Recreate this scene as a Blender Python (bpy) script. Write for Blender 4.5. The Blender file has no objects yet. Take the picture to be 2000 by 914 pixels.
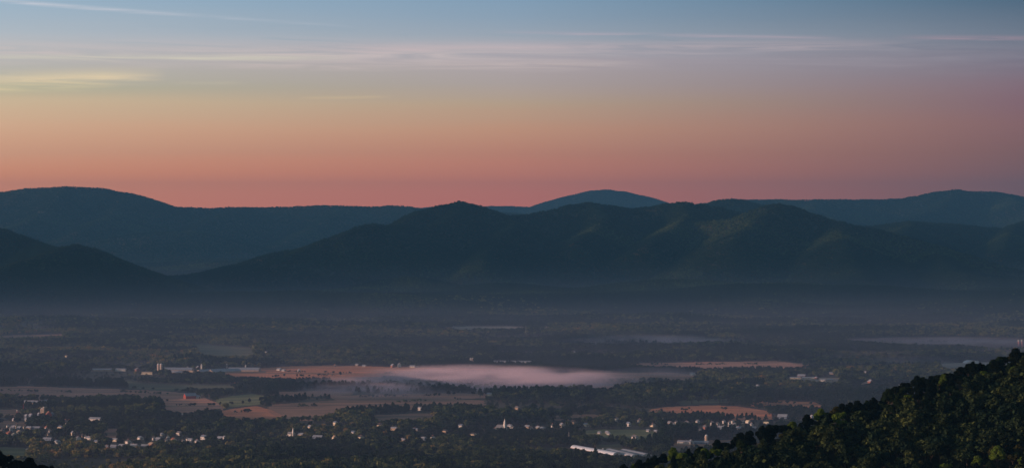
import bpy, math, random
import numpy as np
R = math.radians
S = bpy.context.scene
# ------------------------------------------------------------------ camera
F, YH, HC = 6000.0, 425.0, 300.0        # focal length in photo pixels, horizon row, eye height over the valley
cam = bpy.data.objects.new('camera', bpy.data.cameras.new('camera')); S.collection.objects.link(cam)
cam.data.sensor_width = 36; cam.data.lens = 36*F/2000
cam.data.clip_start = 5; cam.data.clip_end = 500000
cam.location = (0, 0, HC); cam.rotation_euler = (R(90) - math.atan((457-YH)/F), 0, 0)
S.camera = cam
S.render.resolution_x = 1024; S.render.resolution_y = 467
# ------------------------------------------------------------------ sky, sun, exposure
SUN_AZ, SUN_EL = 99.0, 6.2              # degrees to the left of the view, and above the horizon
W = bpy.data.worlds.new('World'); S.world = W; W.use_nodes = True
def build_world():
    nt = W.node_tree; nt.nodes.clear(); N = nt.nodes.new; L = nt.links.new
    out = N('ShaderNodeOutputWorld'); bg = N('ShaderNodeBackground'); L(bg.outputs[0], out.inputs[0])
    sky = N('ShaderNodeTexSky'); sky.sky_type = 'NISHITA'; sky.sun_disc = False
    sky.sun_elevation = R(SUN_EL); sky.sun_rotation = R(-SUN_AZ); sky.altitude = 400
    sky.air_density = 1.2; sky.dust_density = 1.5
    skm = N('ShaderNodeVectorMath'); skm.operation = 'SCALE'; skm.inputs['Scale'].default_value = 0.11*1.0
    L(sky.outputs[0], skm.inputs[0])
    tc = N('ShaderNodeTexCoord'); nrm = N('ShaderNodeVectorMath'); nrm.operation = 'NORMALIZE'; L(tc.outputs['Generated'], nrm.inputs[0])
    sp = N('ShaderNodeSeparateXYZ'); L(nrm.outputs[0], sp.inputs[0])
    def m(op, a, b=None, clamp=False):
        n = N('ShaderNodeMath'); n.operation = op; n.use_clamp = clamp
        for i, v in enumerate((a, b)):
            if v is None: continue
            if isinstance(v, (int, float)): n.inputs[i].default_value = v
            else: L(v, n.inputs[i])
        return n.outputs[0]
    z = sp.outputs['Z']; az = m('ARCTAN2', sp.outputs['X'], sp.outputs['Y'])
    # soft long banding that tilts a little, so the bands are not ruler-straight
    cmb = N('ShaderNodeCombineXYZ'); L(m('MULTIPLY', az, 3.0), cmb.inputs[0]); L(m('MULTIPLY', z, 60.0), cmb.inputs[1])
    nz = N('ShaderNodeTexNoise'); nz.inputs['Scale'].default_value = 1.0; nz.inputs['Detail'].default_value = 3; L(cmb.outputs[0], nz.inputs['Vector'])
    wob = m('MULTIPLY', m('SUBTRACT', nz.outputs['Fac'], 0.5), 0.0065)
    t = m('DIVIDE', m('ADD', z, wob), 0.075, True)
    def ramp(stops):
        r = N('ShaderNodeValToRGB'); e = r.color_ramp; e.interpolation = 'B_SPLINE' if False else 'LINEAR'
        while len(e.elements) > 1: e.elements.remove(e.elements[-1])
        for i, (py, c) in enumerate(stops):
            pos = max(0, min(1, (YH-py)/F/0.075))
            el = e.elements[0] if i == 0 else e.elements.new(pos)
            el.position = pos
            lin = [((v/255+0.055)/1.055)**2.4 if v > 10 else v/255/12.92 for v in c]
            el.color = (*lin, 1)
        L(t, r.inputs[0]); return r.outputs[0]
    left = ramp([(425,(268,154,106)),(380,(266,160,110)),(340,(254,162,112)),(300,(232,168,128)),(250,(226,180,142)),(205,(214,188,152)),(175,(188,182,154)),(120,(188,184,182)),(70,(174,184,192)),(0,(152,176,195)),(-25,(140,170,198))])
    mid = ramp([(425,(238,124,96)),(380,(236,130,99)),(340,(226,134,101)),(300,(208,138,108)),(250,(204,152,120)),(205,(188,162,136)),(165,(176,162,156)),(120,(174,164,168)),(70,(150,162,175)),(0,(126,154,178)),(-25,(114,146,174))])
    right = ramp([(425,(138,84,78)),(380,(140,87,80)),(300,(136,92,86)),(250,(138,97,96)),(205,(132,98,106)),(165,(130,106,116)),(120,(120,114,128)),(70,(104,115,131)),(0,(72,98,120)),(-25,(60,88,112))])
    def mix(f, a, b):
        n = N('ShaderNodeMix'); n.data_type = 'RGBA'; L(f, n.inputs[0]); L(a, n.inputs[6]); L(b, n.inputs[7]); return n.outputs[2]
    c = mix(m('MULTIPLY', m('ADD', az, 0.165), 6.06, True), left, mid)
    c = mix(m('MULTIPLY', az, 5.9, True), c, right)
    # high thin ice cloud and contrails, spread along their own lines with fibrous edges
    cm2 = N('ShaderNodeCombineXYZ'); L(m('MULTIPLY', az, 22.0), cm2.inputs[0]); L(m('MULTIPLY', m('ADD', z, m('MULTIPLY', az, 0.012)), 520.0), cm2.inputs[1])
    nf = N('ShaderNodeTexNoise'); nf.inputs['Scale'].default_value = 1.0; nf.inputs['Detail'].default_value = 6; nf.inputs['Distortion'].default_value = 0.9; nf.inputs['Roughness'].default_value = 0.6; L(cm2.outputs[0], nf.inputs['Vector'])
    fib = nf.outputs['Fac']
    for (x0, y0), (x1, y1), th, k, col in [
        ((-60,3),(400,36),6,.42,(214,210,216)), ((300,27),(700,56),6,.22,(190,195,205)), ((960,64),(1650,77),6,.30,(205,175,185)), ((1740,77),(2120,81),7,.30,(190,150,160)),
        ((-300,98),(1250,106),38,.42,(214,196,190)), ((500,97),(1800,89),15,.34,(210,182,182)), ((-200,119),(700,113),10,.45,(216,212,186)), ((400,131),(1300,124),13,.35,(208,190,184)),
        ((-260,172),(330,147),22,.75,(236,212,172)), ((-200,176),(240,168),14,.5,(226,206,160)), ((580,193),(770,190),6,.28,(224,196,150)), ((330,165),(480,163),5,.15,(214,200,170)), ((-300,60),(2300,105),60,.10,(200,190,195))]:
        a0, z0, a1, z1 = (x0-1000)/F, (YH-y0)/F, (x1-1000)/F, (YH-y1)/F
        u = m('DIVIDE', m('SUBTRACT', az, a0), a1-a0)
        zz = m('ADD', m('MULTIPLY', u, z1-z0), z0)
        vv = m('DIVIDE', m('ABSOLUTE', m('SUBTRACT', m('ADD', z, m('MULTIPLY', m('SUBTRACT', fib, 0.5), th*1.3/F)), zz)), th/F)
        edge = m('SUBTRACT', 1.0, vv, True); edge = m('POWER', edge, 1.3)
        end = m('MULTIPLY', m('MULTIPLY', u, m('SUBTRACT', 1.0, u)), 6.0, True)
        fb = m('MULTIPLY', m('SUBTRACT', fib, 0.30), 2.4, True)
        msk = m('MULTIPLY', m('MULTIPLY', m('MULTIPLY', edge, end), fb), k*1.6, True)
        n = N('ShaderNodeMix'); n.data_type = 'RGBA'; L(msk, n.inputs[0]); L(c, n.inputs[6]); n.inputs[7].default_value = (*[((q/255+0.055)/1.055)**2.4 for q in col], 1); c = n.outputs[2]
    f = m('DIVIDE', m('SUBTRACT', z, 0.085), 0.22, True)
    c = mix(f, c, skm.outputs[0])
    L(c, bg.inputs['Color']); bg.inputs['Strength'].default_value = 1.0
build_world()
sun = bpy.data.objects.new('sun', bpy.data.lights.new('sun', 'SUN')); S.collection.objects.link(sun)
sun.data.energy = 5.0; sun.data.angle = R(0.5); sun.data.color = (1.0, 0.60, 0.46)
sun.rotation_euler = (R(90-SUN_EL), 0, R(-180+SUN_AZ-0) ) # set exactly below
from mathutils import Vector
_to = Vector((-math.sin(R(SUN_AZ))*math.cos(R(SUN_EL)), math.cos(R(SUN_AZ))*math.cos(R(SUN_EL)), math.sin(R(SUN_EL))))
sun.rotation_euler = _to.to_track_quat('Z', 'Y').to_euler()
vs = S.view_settings; S.display_settings.display_device = 'sRGB'; vs.view_transform = 'Standard'; vs.look = 'None'; vs.exposure = 0.22; vs.gamma = 1
S.cycles.use_denoising = True; S.cycles.max_bounces = 3; S.cycles.diffuse_bounces = 1; S.cycles.volume_bounces = 2
S.cycles.transparent_max_bounces = 8; S.cycles.volume_max_steps = 96; S.cycles.use_fast_gi = False

HAZE_D, HAZE_C = 3.2e-5, (0.072, 0.238, 0.445)
MIST_D, MIST_C = 9e-5, (0.80, 0.72, 0.97)
# ------------------------------------------------------------------ helpers
rng = np.random.default_rng(7); random.seed(7)
def tag(o, label=None, cat=None, group=None, kind=None):
    if label: o['label'] = label
    if cat: o['category'] = cat
    if group: o['group'] = group
    if kind: o['kind'] = kind
    return o
def link(name, me, mat=None, parent=None):
    o = bpy.data.objects.new(name, me); S.collection.objects.link(o)
    if mat is not None and me is not None and not me.materials:
        for q in (mat if isinstance(mat, (list, tuple)) else [mat]): me.materials.append(q)
    if parent: o.parent = parent
    return o
def empty(name, loc, rz=0):
    o = bpy.data.objects.new(name, None); S.collection.objects.link(o); o.location = loc; o.rotation_euler = (0, 0, rz)
    o.empty_display_size = 1; return o
def npmesh(name, V, Fq, smooth=False):
    V = np.asarray(V, np.float32); Fq = np.asarray(Fq, np.int32); k = Fq.shape[1]
    me = bpy.data.meshes.new(name); me.vertices.add(len(V)); me.vertices.foreach_set('co', V.ravel())
    me.loops.add(Fq.size); me.loops.foreach_set('vertex_index', Fq.ravel())
    me.polygons.add(len(Fq)); me.polygons.foreach_set('loop_start', np.arange(0, Fq.size, k, dtype=np.int32))
    me.polygons.foreach_set('loop_total', np.full(len(Fq), k, np.int32))
    if smooth: me.polygons.foreach_set('use_smooth', np.ones(len(Fq), bool))
    me.update(); me.validate(); return me
class MB:
    def __init__(s): s.v = []; s.f = []
    def poly(s, pts, faces):
        n = len(s.v); s.v += [tuple(p) for p in pts]; s.f += [tuple(n+i for i in f) for f in faces]
    def box(s, x0, x1, y0, y1, z0, z1):
        s.poly([(x0,y0,z0),(x1,y0,z0),(x1,y1,z0),(x0,y1,z0),(x0,y0,z1),(x1,y0,z1),(x1,y1,z1),(x0,y1,z1)],
               [(3,2,1,0),(4,5,6,7),(0,1,5,4),(1,2,6,5),(2,3,7,6),(3,0,4,7)])
    def lathe(s, prof, n=16, c=(0,0)):       # prof: list of (radius, z)
        b = len(s.v)
        for r, z in prof:
            for i in range(n):
                a = 2*math.pi*i/n; s.v.append((c[0]+r*math.cos(a), c[1]+r*math.sin(a), z))
        for k in range(len(prof)-1):
            for i in range(n):
                j = (i+1) % n; s.f.append((b+k*n+i, b+k*n+j, b+(k+1)*n+j, b+(k+1)*n+i))
        s.f.append(tuple(b+i for i in range(n))[::-1]); s.f.append(tuple(b+(len(prof)-1)*n+i for i in range(n)))
    def tube(s, p, q, r0, r1, n=6):
        p, q = Vector(p), Vector(q); d = (q-p).normalized(); u = d.orthogonal().normalized(); w = d.cross(u); b = len(s.v)
        for c, r in ((p, r0), (q, r1)):
            for i in range(n):
                a = 2*math.pi*i/n; s.v.append(tuple(c+u*(r*math.cos(a))+w*(r*math.sin(a))))
        for i in range(n):
            j = (i+1) % n; s.f.append((b+i, b+j, b+n+j, b+n+i))
        s.f.append(tuple(b+n+i for i in range(n)))
    def mesh(s, name):
        me = bpy.data.meshes.new(name); me.from_pydata(s.v, [], s.f); me.update(); return me
    def build(s, name, mat, parent=None): return link(name, s.mesh(name), mat, parent)
# ---- value noise
def vnoise(x, y, seed=0):
    xi = np.floor(x).astype(np.int64); yi = np.floor(y).astype(np.int64); fx = x-xi; fy = y-yi
    def h(a, b):
        n = (a*374761393 + b*668265263 + seed*1442695041) & 0xffffffff
        n = ((n ^ (n >> 13)) * 1274126177) & 0xffffffff
        return ((n ^ (n >> 16)) & 0xffff)/65535.0
    u = fx*fx*fx*(fx*(fx*6-15)+10); v = fy*fy*fy*(fy*(fy*6-15)+10)
    return (h(xi,yi)*(1-u)+h(xi+1,yi)*u)*(1-v) + (h(xi,yi+1)*(1-u)+h(xi+1,yi+1)*u)*v
def fbm(x, y, o=4, seed=0):
    s = 0; a = 0.5; t = 0
    for i in range(o): s = s+a*vnoise(x*2**i, y*2**i, seed+i); t += a; a *= 0.5
    return s/t
# ---- materials
def mat(name, fn, rough=0.9):
    m = bpy.data.materials.new(name); m.use_nodes = True; nt = m.node_tree
    b = nt.nodes['Principled BSDF']; b.inputs['Roughness'].default_value = rough; b.inputs['Specular IOR Level'].default_value = 0.15
    fn(nt, b); return m
def ramp_node(nt, fac, stops):
    r = nt.nodes.new('ShaderNodeValToRGB'); e = r.color_ramp
    while len(e.elements) > 1: e.elements.remove(e.elements[-1])
    for i, (p, c) in enumerate(stops):
        el = e.elements[0] if i == 0 else e.elements.new(p)
        el.position = p; el.color = (*c, 1)
    nt.links.new(fac, r.inputs[0]); return r.outputs[0]
def noise_node(nt, scale, detail=4, coord='Object', vscale=(1,1,1), rough=0.6):
    tc = nt.nodes.new('ShaderNodeTexCoord'); mp = nt.nodes.new('ShaderNodeMapping'); mp.inputs['Scale'].default_value = vscale
    n = nt.nodes.new('ShaderNodeTexNoise'); n.inputs['Scale'].default_value = scale; n.inputs['Detail'].default_value = detail; n.inputs['Roughness'].default_value = rough
    nt.links.new(tc.outputs[coord], mp.inputs[0]); nt.links.new(mp.outputs[0], n.inputs['Vector']); return n.outputs['Fac']
def mixc(nt, f, a, b, mode='MIX'):
    n = nt.nodes.new('ShaderNodeMix'); n.data_type = 'RGBA'; n.blend_type = mode
    for s, v in ((0, f), (6, a), (7, b)):
        if isinstance(v, (int, float)): n.inputs[s].default_value = v
        elif isinstance(v, tuple): n.inputs[s].default_value = (*v, 1)
        else: nt.links.new(v, n.inputs[s])
    return n.outputs[2]
def plain(c, var=0.25, scale=0.6, rough=0.85):
    def fn(nt, b):
        d = tuple(v*(1-var) for v in c); u = tuple(min(0.85, v*(1+var*0.5)) for v in c)
        nt.links.new(ramp_node(nt, noise_node(nt, scale, 5), [(0.3, d), (0.7, u)]), b.inputs['Base Color'])
    return fn
def ground_fn(nt, b):
    n1 = noise_node(nt, 1/260, 6, vscale=(1,1,1)); n2 = noise_node(nt, 1/25, 5)
    c = ramp_node(nt, n1, [(0.3, (0.030,0.042,0.022)), (0.5, (0.055,0.058,0.030)), (0.62, (0.11,0.085,0.052)), (0.75, (0.05,0.06,0.028))])
    c = mixc(nt, n2, c, (0.05,0.042,0.028)); nt.links.new(c, b.inputs['Base Color'])
def slope_fn(nt, b):
    n1 = noise_node(nt, 1/30, 6)
    nt.links.new(ramp_node(nt, n1, [(0.3, (0.018,0.024,0.014)), (0.7, (0.05,0.045,0.026))]), b.inputs['Base Color'])
def field_fn(nt, b):
    oi = nt.nodes.new('ShaderNodeObjectInfo')
    n1 = noise_node(nt, 1/38, 5, vscale=(0.10, 1.0, 1), rough=0.7); n2 = noise_node(nt, 1/80, 6, vscale=(0.25,1,1), rough=0.7)
    v = ramp_node(nt, n1, [(0.30, (0.35,0.42,0.42)), (0.44, (0.8,0.8,0.8)), (0.55, (1.05,1,0.95)), (0.72, (1.5,1.35,1.2))])
    c = mixc(nt, 1.0, oi.outputs['Color'], v, 'MULTIPLY')
    v2 = ramp_node(nt, n2, [(0.33, (0.50,0.60,0.52)), (0.50, (0.95,0.97,0.95)), (0.62, (1.25,1.12,1.0))])
    c = mixc(nt, 1.0, c, v2, 'MULTIPLY'); nt.links.new(c, b.inputs['Base Color'])
def leaf_fn(kind):
    def fn(nt, b):
        if kind == 'instanced':
            a = nt.nodes.new('ShaderNodeAttribute'); a.attribute_type = 'INSTANCER'; a.attribute_name = 'tint'
            base = ramp_node(nt, a.outputs['Fac'], [(0.0, (0.012,0.026,0.018)), (0.25, (0.026,0.042,0.020)), (0.42, (0.074,0.105,0.044)), (0.58, (0.14,0.155,0.062)), (0.78, (0.21,0.17,0.07)), (0.92, (0.25,0.155,0.07)), (1.0, (0.34,0.28,0.07))])
        else:
            oi = nt.nodes.new('ShaderNodeObjectInfo'); base = oi.outputs['Color']
        g = nt.nodes.new('ShaderNodeNewGeometry')
        v = ramp_node(nt, g.outputs['Random Per Island'], [(0.0, (0.4,0.45,0.45)), (0.55, (1,1,1)), (1.0, (1.9,1.7,1.1))] if kind == 'instanced' else [(0.0, (0.6,0.65,0.6)), (0.6, (1,1,1)), (1.0, (1.5,1.4,1.1))])
        c = mixc(nt, 1.0, base, v, 'MULTIPLY')
        df = nt.nodes.new('ShaderNodeBsdfDiffuse'); tr = nt.nodes.new('ShaderNodeBsdfTranslucent'); mx = nt.nodes.new('ShaderNodeMixShader')
        nt.links.new(c, df.inputs[0]); nt.links.new(c, tr.inputs[0]); mx.inputs[0].default_value = 0.22
        nt.links.new(df.outputs[0], mx.inputs[1]); nt.links.new(tr.outputs[0], mx.inputs[2])
        nt.links.new(mx.outputs[0], nt.nodes['Material Output'].inputs[0])
    return fn
M = dict(ground=mat('ground', ground_fn), slope=mat('forest_floor', slope_fn), field=mat('field', field_fn),
    leaves=mat('leaves', leaf_fn('own')), canopy=mat('canopy', leaf_fn('instanced')),
    bark=mat('bark', plain((0.07,0.055,0.042), 0.4, 2)),
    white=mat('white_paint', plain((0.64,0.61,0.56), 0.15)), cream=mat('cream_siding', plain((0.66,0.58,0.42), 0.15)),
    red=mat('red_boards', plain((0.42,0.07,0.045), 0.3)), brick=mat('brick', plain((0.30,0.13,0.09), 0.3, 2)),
    greyroof=mat('grey_shingle', plain((0.16,0.17,0.19), 0.3)), metal=mat('pale_metal_roof', plain((0.30,0.33,0.38), 0.2, 0.2, 0.55), 0.55),
    darkroof=mat('dark_shingle', plain((0.07,0.07,0.075), 0.3)), glass=mat('window_glass', plain((0.05,0.06,0.08), 0.3, 1, 0.15), 0.15),
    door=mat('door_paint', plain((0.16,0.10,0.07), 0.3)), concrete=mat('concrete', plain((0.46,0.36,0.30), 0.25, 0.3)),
    tan=mat('tan_siding', plain((0.45,0.34,0.24), 0.2)), steel=mat('galvanised_steel', plain((0.55,0.56,0.58), 0.15, 0.5), 0.4),
    bluemetal=mat('blue_grey_metal', plain((0.17,0.22,0.29), 0.2)), redsteel=mat('red_painted_steel', plain((0.55,0.05,0.04), 0.2)),
    asphalt=mat('asphalt', plain((0.16,0.16,0.17), 0.2)), film=mat('translucent_white_film', plain((0.55,0.60,0.68), 0.12, 0.3, 0.35), 0.35))

# ------------------------------------------------------------------ terrain
def ground_z(x, y):
    r = np.hypot(x, y)
    z = 14*(fbm(x/900+3.1, y/700+9.7, 3, 11)-0.5) + 3.5*(fbm(x/170, y/130, 3, 23)-0.5)
    z = z + 240*np.clip((r-7900)/2600, 0, 1)*np.clip(fbm(x/1500+7.7, y/620+1.3, 4, 19)-0.47, 0, 1)
    return z*np.clip((r-300)/600, 0, 1)
def P3(px, py, D): return ((px-1000)/F*D, D, HC-(py-YH)/F*D)
def ridge_h(x, y, ridges):
    sm = 4.0; best = None
    for pts, k, rad, lift in ridges:
        p = [P3(*q) for q in pts]; one = np.full(np.shape(x), -1e4)
        for a, b in zip(p[:-1], p[1:]):
            dx, dy = b[0]-a[0], b[1]-a[1]; L2 = dx*dx+dy*dy+1e-9
            t = np.clip(((x-a[0])*dx+(y-a[1])*dy)/L2, 0, 1)
            d = np.hypot(x-a[0]-t*dx, y-a[1]-t*dy); zc = a[2]+t*(b[2]-a[2])-lift
            e = np.sqrt(d*d+rad*rad)-rad
            one = np.maximum(one, zc-k*e*(1-0.22*np.clip(e/1500, 0, 1)))
        if best is None: best = one
        else: m = np.maximum(best, one); best = m + sm*np.clip(1-np.abs(best-one)/(4*sm), 0, 1)**2*0.5
    return best
def mtn(ridges, x, y, seed, amp=26):
    h = ridge_h(x, y, ridges)
    g = ground_z(x, y)
    q = np.clip((h-g)/42.0, -8, 30); h = g + 42.0*np.log1p(np.exp(q))*(1-np.exp(-np.clip(q+6, 0, 9)))
    dep = np.clip(ridge_top(ridges)-h, 0, 260)/260
    n = (1-np.abs(2*fbm(x/520, y/900, 4, seed)-1))-0.62
    h = h + amp*0.9*n*np.sqrt(dep)*np.clip((h-g)/90, 0, 1) + 5*(fbm(x/90, y/90, 3, seed+5)-0.5)*np.clip(dep*4, 0.15, 1)*np.clip((h-g)/30, 0, 1)
    return h
def ridge_top(ridges): return max(P3(*q)[2] for r in ridges for q in r[0])
def rd(D, *pp): return [(a, b, D) for a, b in pp]
LIFT = 8.0
A = [  # high far-left mountain and the long level ridge running right from it
 (rd(20480, (-700,392),(-400,396),(-200,396),(-60,381),(0,376),(60,369),(130,365),(190,368),(240,377),(290,395),(330,404),(410,408),(480,405),(560,404),(640,403),(730,404),(790,404),(830,409),(1000,418)), 0.40, 120, LIFT),
 ([(130,366,20480),(90,408,19584),(20,452,18816),(-60,480,18176)], 0.36, 14, LIFT),
 ([(240,377,20480),(215,420,19584),(150,455,18688)], 0.38, 14, LIFT),
 ([(480,405,20480),(420,425,19712),(370,450,18944)], 0.36, 14, LIFT),
 ([(680,404,20480),(620,440,19584),(560,470,18688)], 0.36, 14, LIFT),
 ([(130,478,18304),(230,465,18304),(300,456,18304),(390,457,18304),(460,475,18176),(520,505,17920),(560,540,17536)], 0.36, 80, LIFT)]
B = [(rd(28500, (900,402),(940,405),(990,403),(1050,407),(1062,404),(1090,393),(1130,380),(1160,373),(1185,371),(1210,374),(1240,381),(1270,391),(1300,402),(1360,415),(1500,430)), 0.42, 150, LIFT),
     (rd(28000, (700,412),(900,404)), 0.42, 100, LIFT)]
C = [ # the dark central mountain with its cones and spurs
 ([(240,622,10300),(310,604,10500),(380,580,10800),(430,560,10900),(500,531,11050),(560,505,11150),(610,482,11300),(660,460,11400),(700,444,11500),(730,439,11550),(765,445,11650),(800,462,11700),(850,480,11650),(900,520,11400)], 0.52, 14, LIFT),
 ([(745,446,11600),(778,440,12050),(820,413,12250),(860,402,12300),(900,394,12400),(930,401,12420),(960,412,12450),(990,423,12500),(1035,420,12550),(1080,411,12600),(1115,401,12650),(1150,397,12700),(1190,401,12700),(1230,407,12700),(1262,405,12700),(1300,398,12700),(1335,396,12700),(1372,400,12700),(1400,405,12700),(1430,413,12700),(1480,430,12600)], 0.60, 35, LIFT),
 ([(782,441,12000),(740,453,11900),(660,468,11750),(590,487,11600),(540,498,11550)], 0.42, 14, LIFT),
 ([(990,424,12500),(1000,442,12050),(975,465,11750),(948,492,11450),(940,525,11150)], 0.52, 12, LIFT),
 ([(900,395,12400),(880,425,12100),(820,452,11850)], 0.52, 12, LIFT),
 ([(1150,397,12700),(1185,425,12250),(1150,455,11900),(1120,475,11650)], 0.52, 12, LIFT),
 ([(1335,396,12700),(1340,425,12250),(1300,452,11900),(1262,478,11600)], 0.52, 12, LIFT),
 ([(1300,432,12400),(1360,436,12150),(1430,430,12000),(1475,410,12000),(1500,402,12000),(1520,399,12000),(1545,403,12000),(1590,419,11950),(1640,434,11900),(1700,447,11850),(1760,462,11800),(1850,490,11700),(1950,520,11500),(2100,560,11300)], 0.56, 22, LIFT),
 ([(1520,400,12000),(1480,428,11800),(1440,455,11600),(1424,478,11450)], 0.46, 14, LIFT),
 ([(1640,434,11900),(1640,470,11500),(1660,520,11100),(1690,560,10700)], 0.42, 22, LIFT),
 ([(1700,447,12000),(1820,480,11800),(1850,530,11100),(1900,570,10700)], 0.42, 22, LIFT)]
G = [(rd(16000, (1330,410),(1370,401),(1400,391),(1430,389),(1450,391),(1475,399),(1510,406),(1560,425),(1600,450)), 0.46, 14, LIFT)]
Dr = [ # far ridge on the right
 (rd(22500, (1380,398),(1450,391),(1500,391),(1560,392),(1640,391),(1700,391),(1760,388),(1790,383),(1830,375),(1868,371),(1895,374),(1940,375),(1970,380),(2005,386),(2100,400),(2400,430)), 0.40, 90, LIFT),
 ([(1868,371,22500),(1830,410,21700),(1760,430,21000)], 0.4, 14, LIFT), ([(1960,378,22500),(1990,400,21700),(2060,430,21000)], 0.4, 14, LIFT),
 ([(1600,392,22500),(1580,412,21700),(1640,432,21000)], 0.4, 14, LIFT)]
E = [(rd(14600, (1560,448),(1620,443),(1660,440),(1705,444),(1740,438),(1780,434),(1830,437),(1880,441),(1930,446),(1960,445),(1985,438),(2010,430),(2080,415),(2300,420)), 0.46, 35, LIFT),
     ([(1985,438,14600),(1965,460,14000),(1960,480,13500)], 0.52, 12, LIFT), ([(1780,434,14600),(1760,455,14000),(1800,480,13500)], 0.52, 12, LIFT)]
Lh = [ # hills entering from the left; unseen outer crest added to shade the slopes
 ([(-1300,380,11200),(-900,385,11200),(-500,400,11100),(-250,415,11000),(-80,432,11000),(0,449,11000),(35,461,11000),(80,475,10900),(120,487,10800)], 0.46, 22, LIFT),
 ([(80,476,10800),(110,484,10500),(150,479,10400),(185,487,10350),(220,507,10300),(270,535,10250),(310,558,10200),(345,577,10150),(400,600,10100)], 0.52, 12, LIFT),
 ([(150,480,10400),(100,495,10150),(50,513,9950),(0,535,9800),(-80,560,9600)], 0.42, 14, LIFT)]
K = [ # low wooded knolls at the mountain foot
 ([(770,560,10600),(800,544,10600),(840,560,10600)], 0.30, 80, LIFT), ([(1200,575,10500),(1290,553,10600),(1350,556,10600),(1420,575,10500)], 0.25, 80, LIFT),
 ([(1480,585,10200),(1560,566,10300),(1650,580,10200)], 0.22, 90, LIFT), ([(620,590,10200),(690,572,10400),(740,585,10200)], 0.25, 80, LIFT),
 ([(880,592,10100),(960,574,10300),(1040,590,10100)], 0.24, 80, LIFT), ([(1820,590,10200),(1950,572,10300),(2080,575,10300)], 0.2, 90, LIFT),
 ([(460,600,10000),(520,583,10100),(590,597,10000)], 0.24, 80, LIFT)]
A2 = [([(100,560,13300),(220,552,13400),(330,545,13600),(450,540,13700),(560,548,13500),(700,560,13300)], 0.24, 90, LIFT), ([(250,535,14800),(400,528,15000),(560,530,14800)], 0.26, 90, LIFT), ([(200,522,16300),(400,515,16500),(600,518,16300)], 0.26, 90, LIFT)]
MTN = [('hills', A2, 67, (0,1000), (11800,17400), 'h'),('mountain', A, 31, (-900,1150), (15500,22300), 'a'), ('mountain', B, 37, (600,1600), (26800,29800), 'b'), ('mountain', Lh, 41, (-1450,560), (8700,12300), 'c'),
       ('mountain', G, 43, (1200,1750), (14500,17000), 'g'), ('mountain', C, 47, (150,2300), (9300,13700), 'd'),
       ('mountain', Dr, 53, (1150,2500), (19000,23800), 'e'), ('mountain', E, 59, (1450,2450), (12300,15600), 'f'),
       ('hills', K, 61, (300,2200), (9200,11400), 'h')]
def grid_mesh(name, T, D, zf, keep=None):
    TT, DD = np.meshgrid(T, D); X = TT*DD; Z = zf(X, DD)
    V = np.stack([X, DD, Z], -1).reshape(-1, 3); nr, nc = TT.shape
    i = np.arange(nr*nc).reshape(nr, nc); Q = np.stack([i[:-1,:-1], i[:-1,1:], i[1:,1:], i[1:,:-1]], -1).reshape(-1, 4)
    if keep is not None: Q = Q[keep(V)[Q].any(1)]
    used = np.unique(Q); mp = np.zeros(len(V), np.int64); mp[used] = np.arange(len(used))
    return npmesh(name, V[used], mp[Q], True)
# ground: one sheet out past the mountains
Dg = np.concatenate([np.linspace(150, 3000, 60), 3000*(32000/3000)**np.linspace(0.002, 1, 520)])
Tg = np.linspace(-0.26, 0.26, 560)
tag(link('ground', grid_mesh('ground', Tg, Dg, ground_z), M['ground']), kind='structure')
for nm, rdg, seed, (p0, p1), (d0, d1), _ in MTN:
    T = (np.arange(p0, p1+1, 4)-1000)/F; D = np.arange(d0, d1+1, 16 if d0 < 12000 else 24)
    zf = lambda X, Y: np.maximum(mtn(rdg, X, Y, seed), ground_z(X, Y)-6)
    o = link(nm, grid_mesh(nm, T, D, zf, keep=lambda V: V[:,2] > ground_z(V[:,0], V[:,1])+1.2), M['slope'])
    tag(o, kind='structure')
# near wooded hillside (right) and knoll (left)
def tree_ridge(px, py, D, h=8.5): return (px, py+h*F/D, D)
NH = [([tree_ridge(q[0], q[1]-3, q[2]) for q in [(900,985,1330),(1080,945,1340),(1160,940,1345),(1206,925,1350),(1232,912,1352),(1262,899,1354),(1290,886,1355),(1340,876,1357),(1400,868,1360),(1442,855,1364),(1487,835,1367),(1550,817,1370),(1600,806,1374),(1650,790,1377),(1700,779,1380),(1760,765,1385),(1790,750,1387),(1820,736,1388),(1870,723,1392),(1905,712,1394),(1946,704,1397),(1972,700,1399),(2000,686,1400),(2100,655,1400),(2300,600,1400),(2700,500,1400)]], 0.50, 10, 0)]
NK = [([tree_ridge(*q) for q in [(-500,700,1180),(-200,820,1160),(-60,862,1150),(20,882,1150),(55,886,1148),(80,899,1145),(140,911,1140),(180,925,1138),(260,970,1130)]], 0.5, 12, 0)]
def near_z(rdg, seed):
    return lambda X, Y: np.maximum(ridge_h(X, Y, rdg) + 3.5*(fbm(X/22, Y/22, 3, seed)-0.5)*np.clip(np.abs(ridge_top(rdg)-ridge_h(X, Y, rdg))/30, 0.1, 1), -20)
tag(link('hillside', grid_mesh('hillside', np.linspace(-0.06, 0.34, 240), np.linspace(700, 1900, 260), near_z(NH, 71), keep=lambda V: V[:,2] > -19), M['slope']), kind='structure')
tag(link('knoll', grid_mesh('knoll', np.linspace(-0.30, -0.06, 140), np.linspace(600, 1700, 200), near_z(NK, 73), keep=lambda V: V[:,2] > -19), M['slope']), kind='structure')

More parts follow.
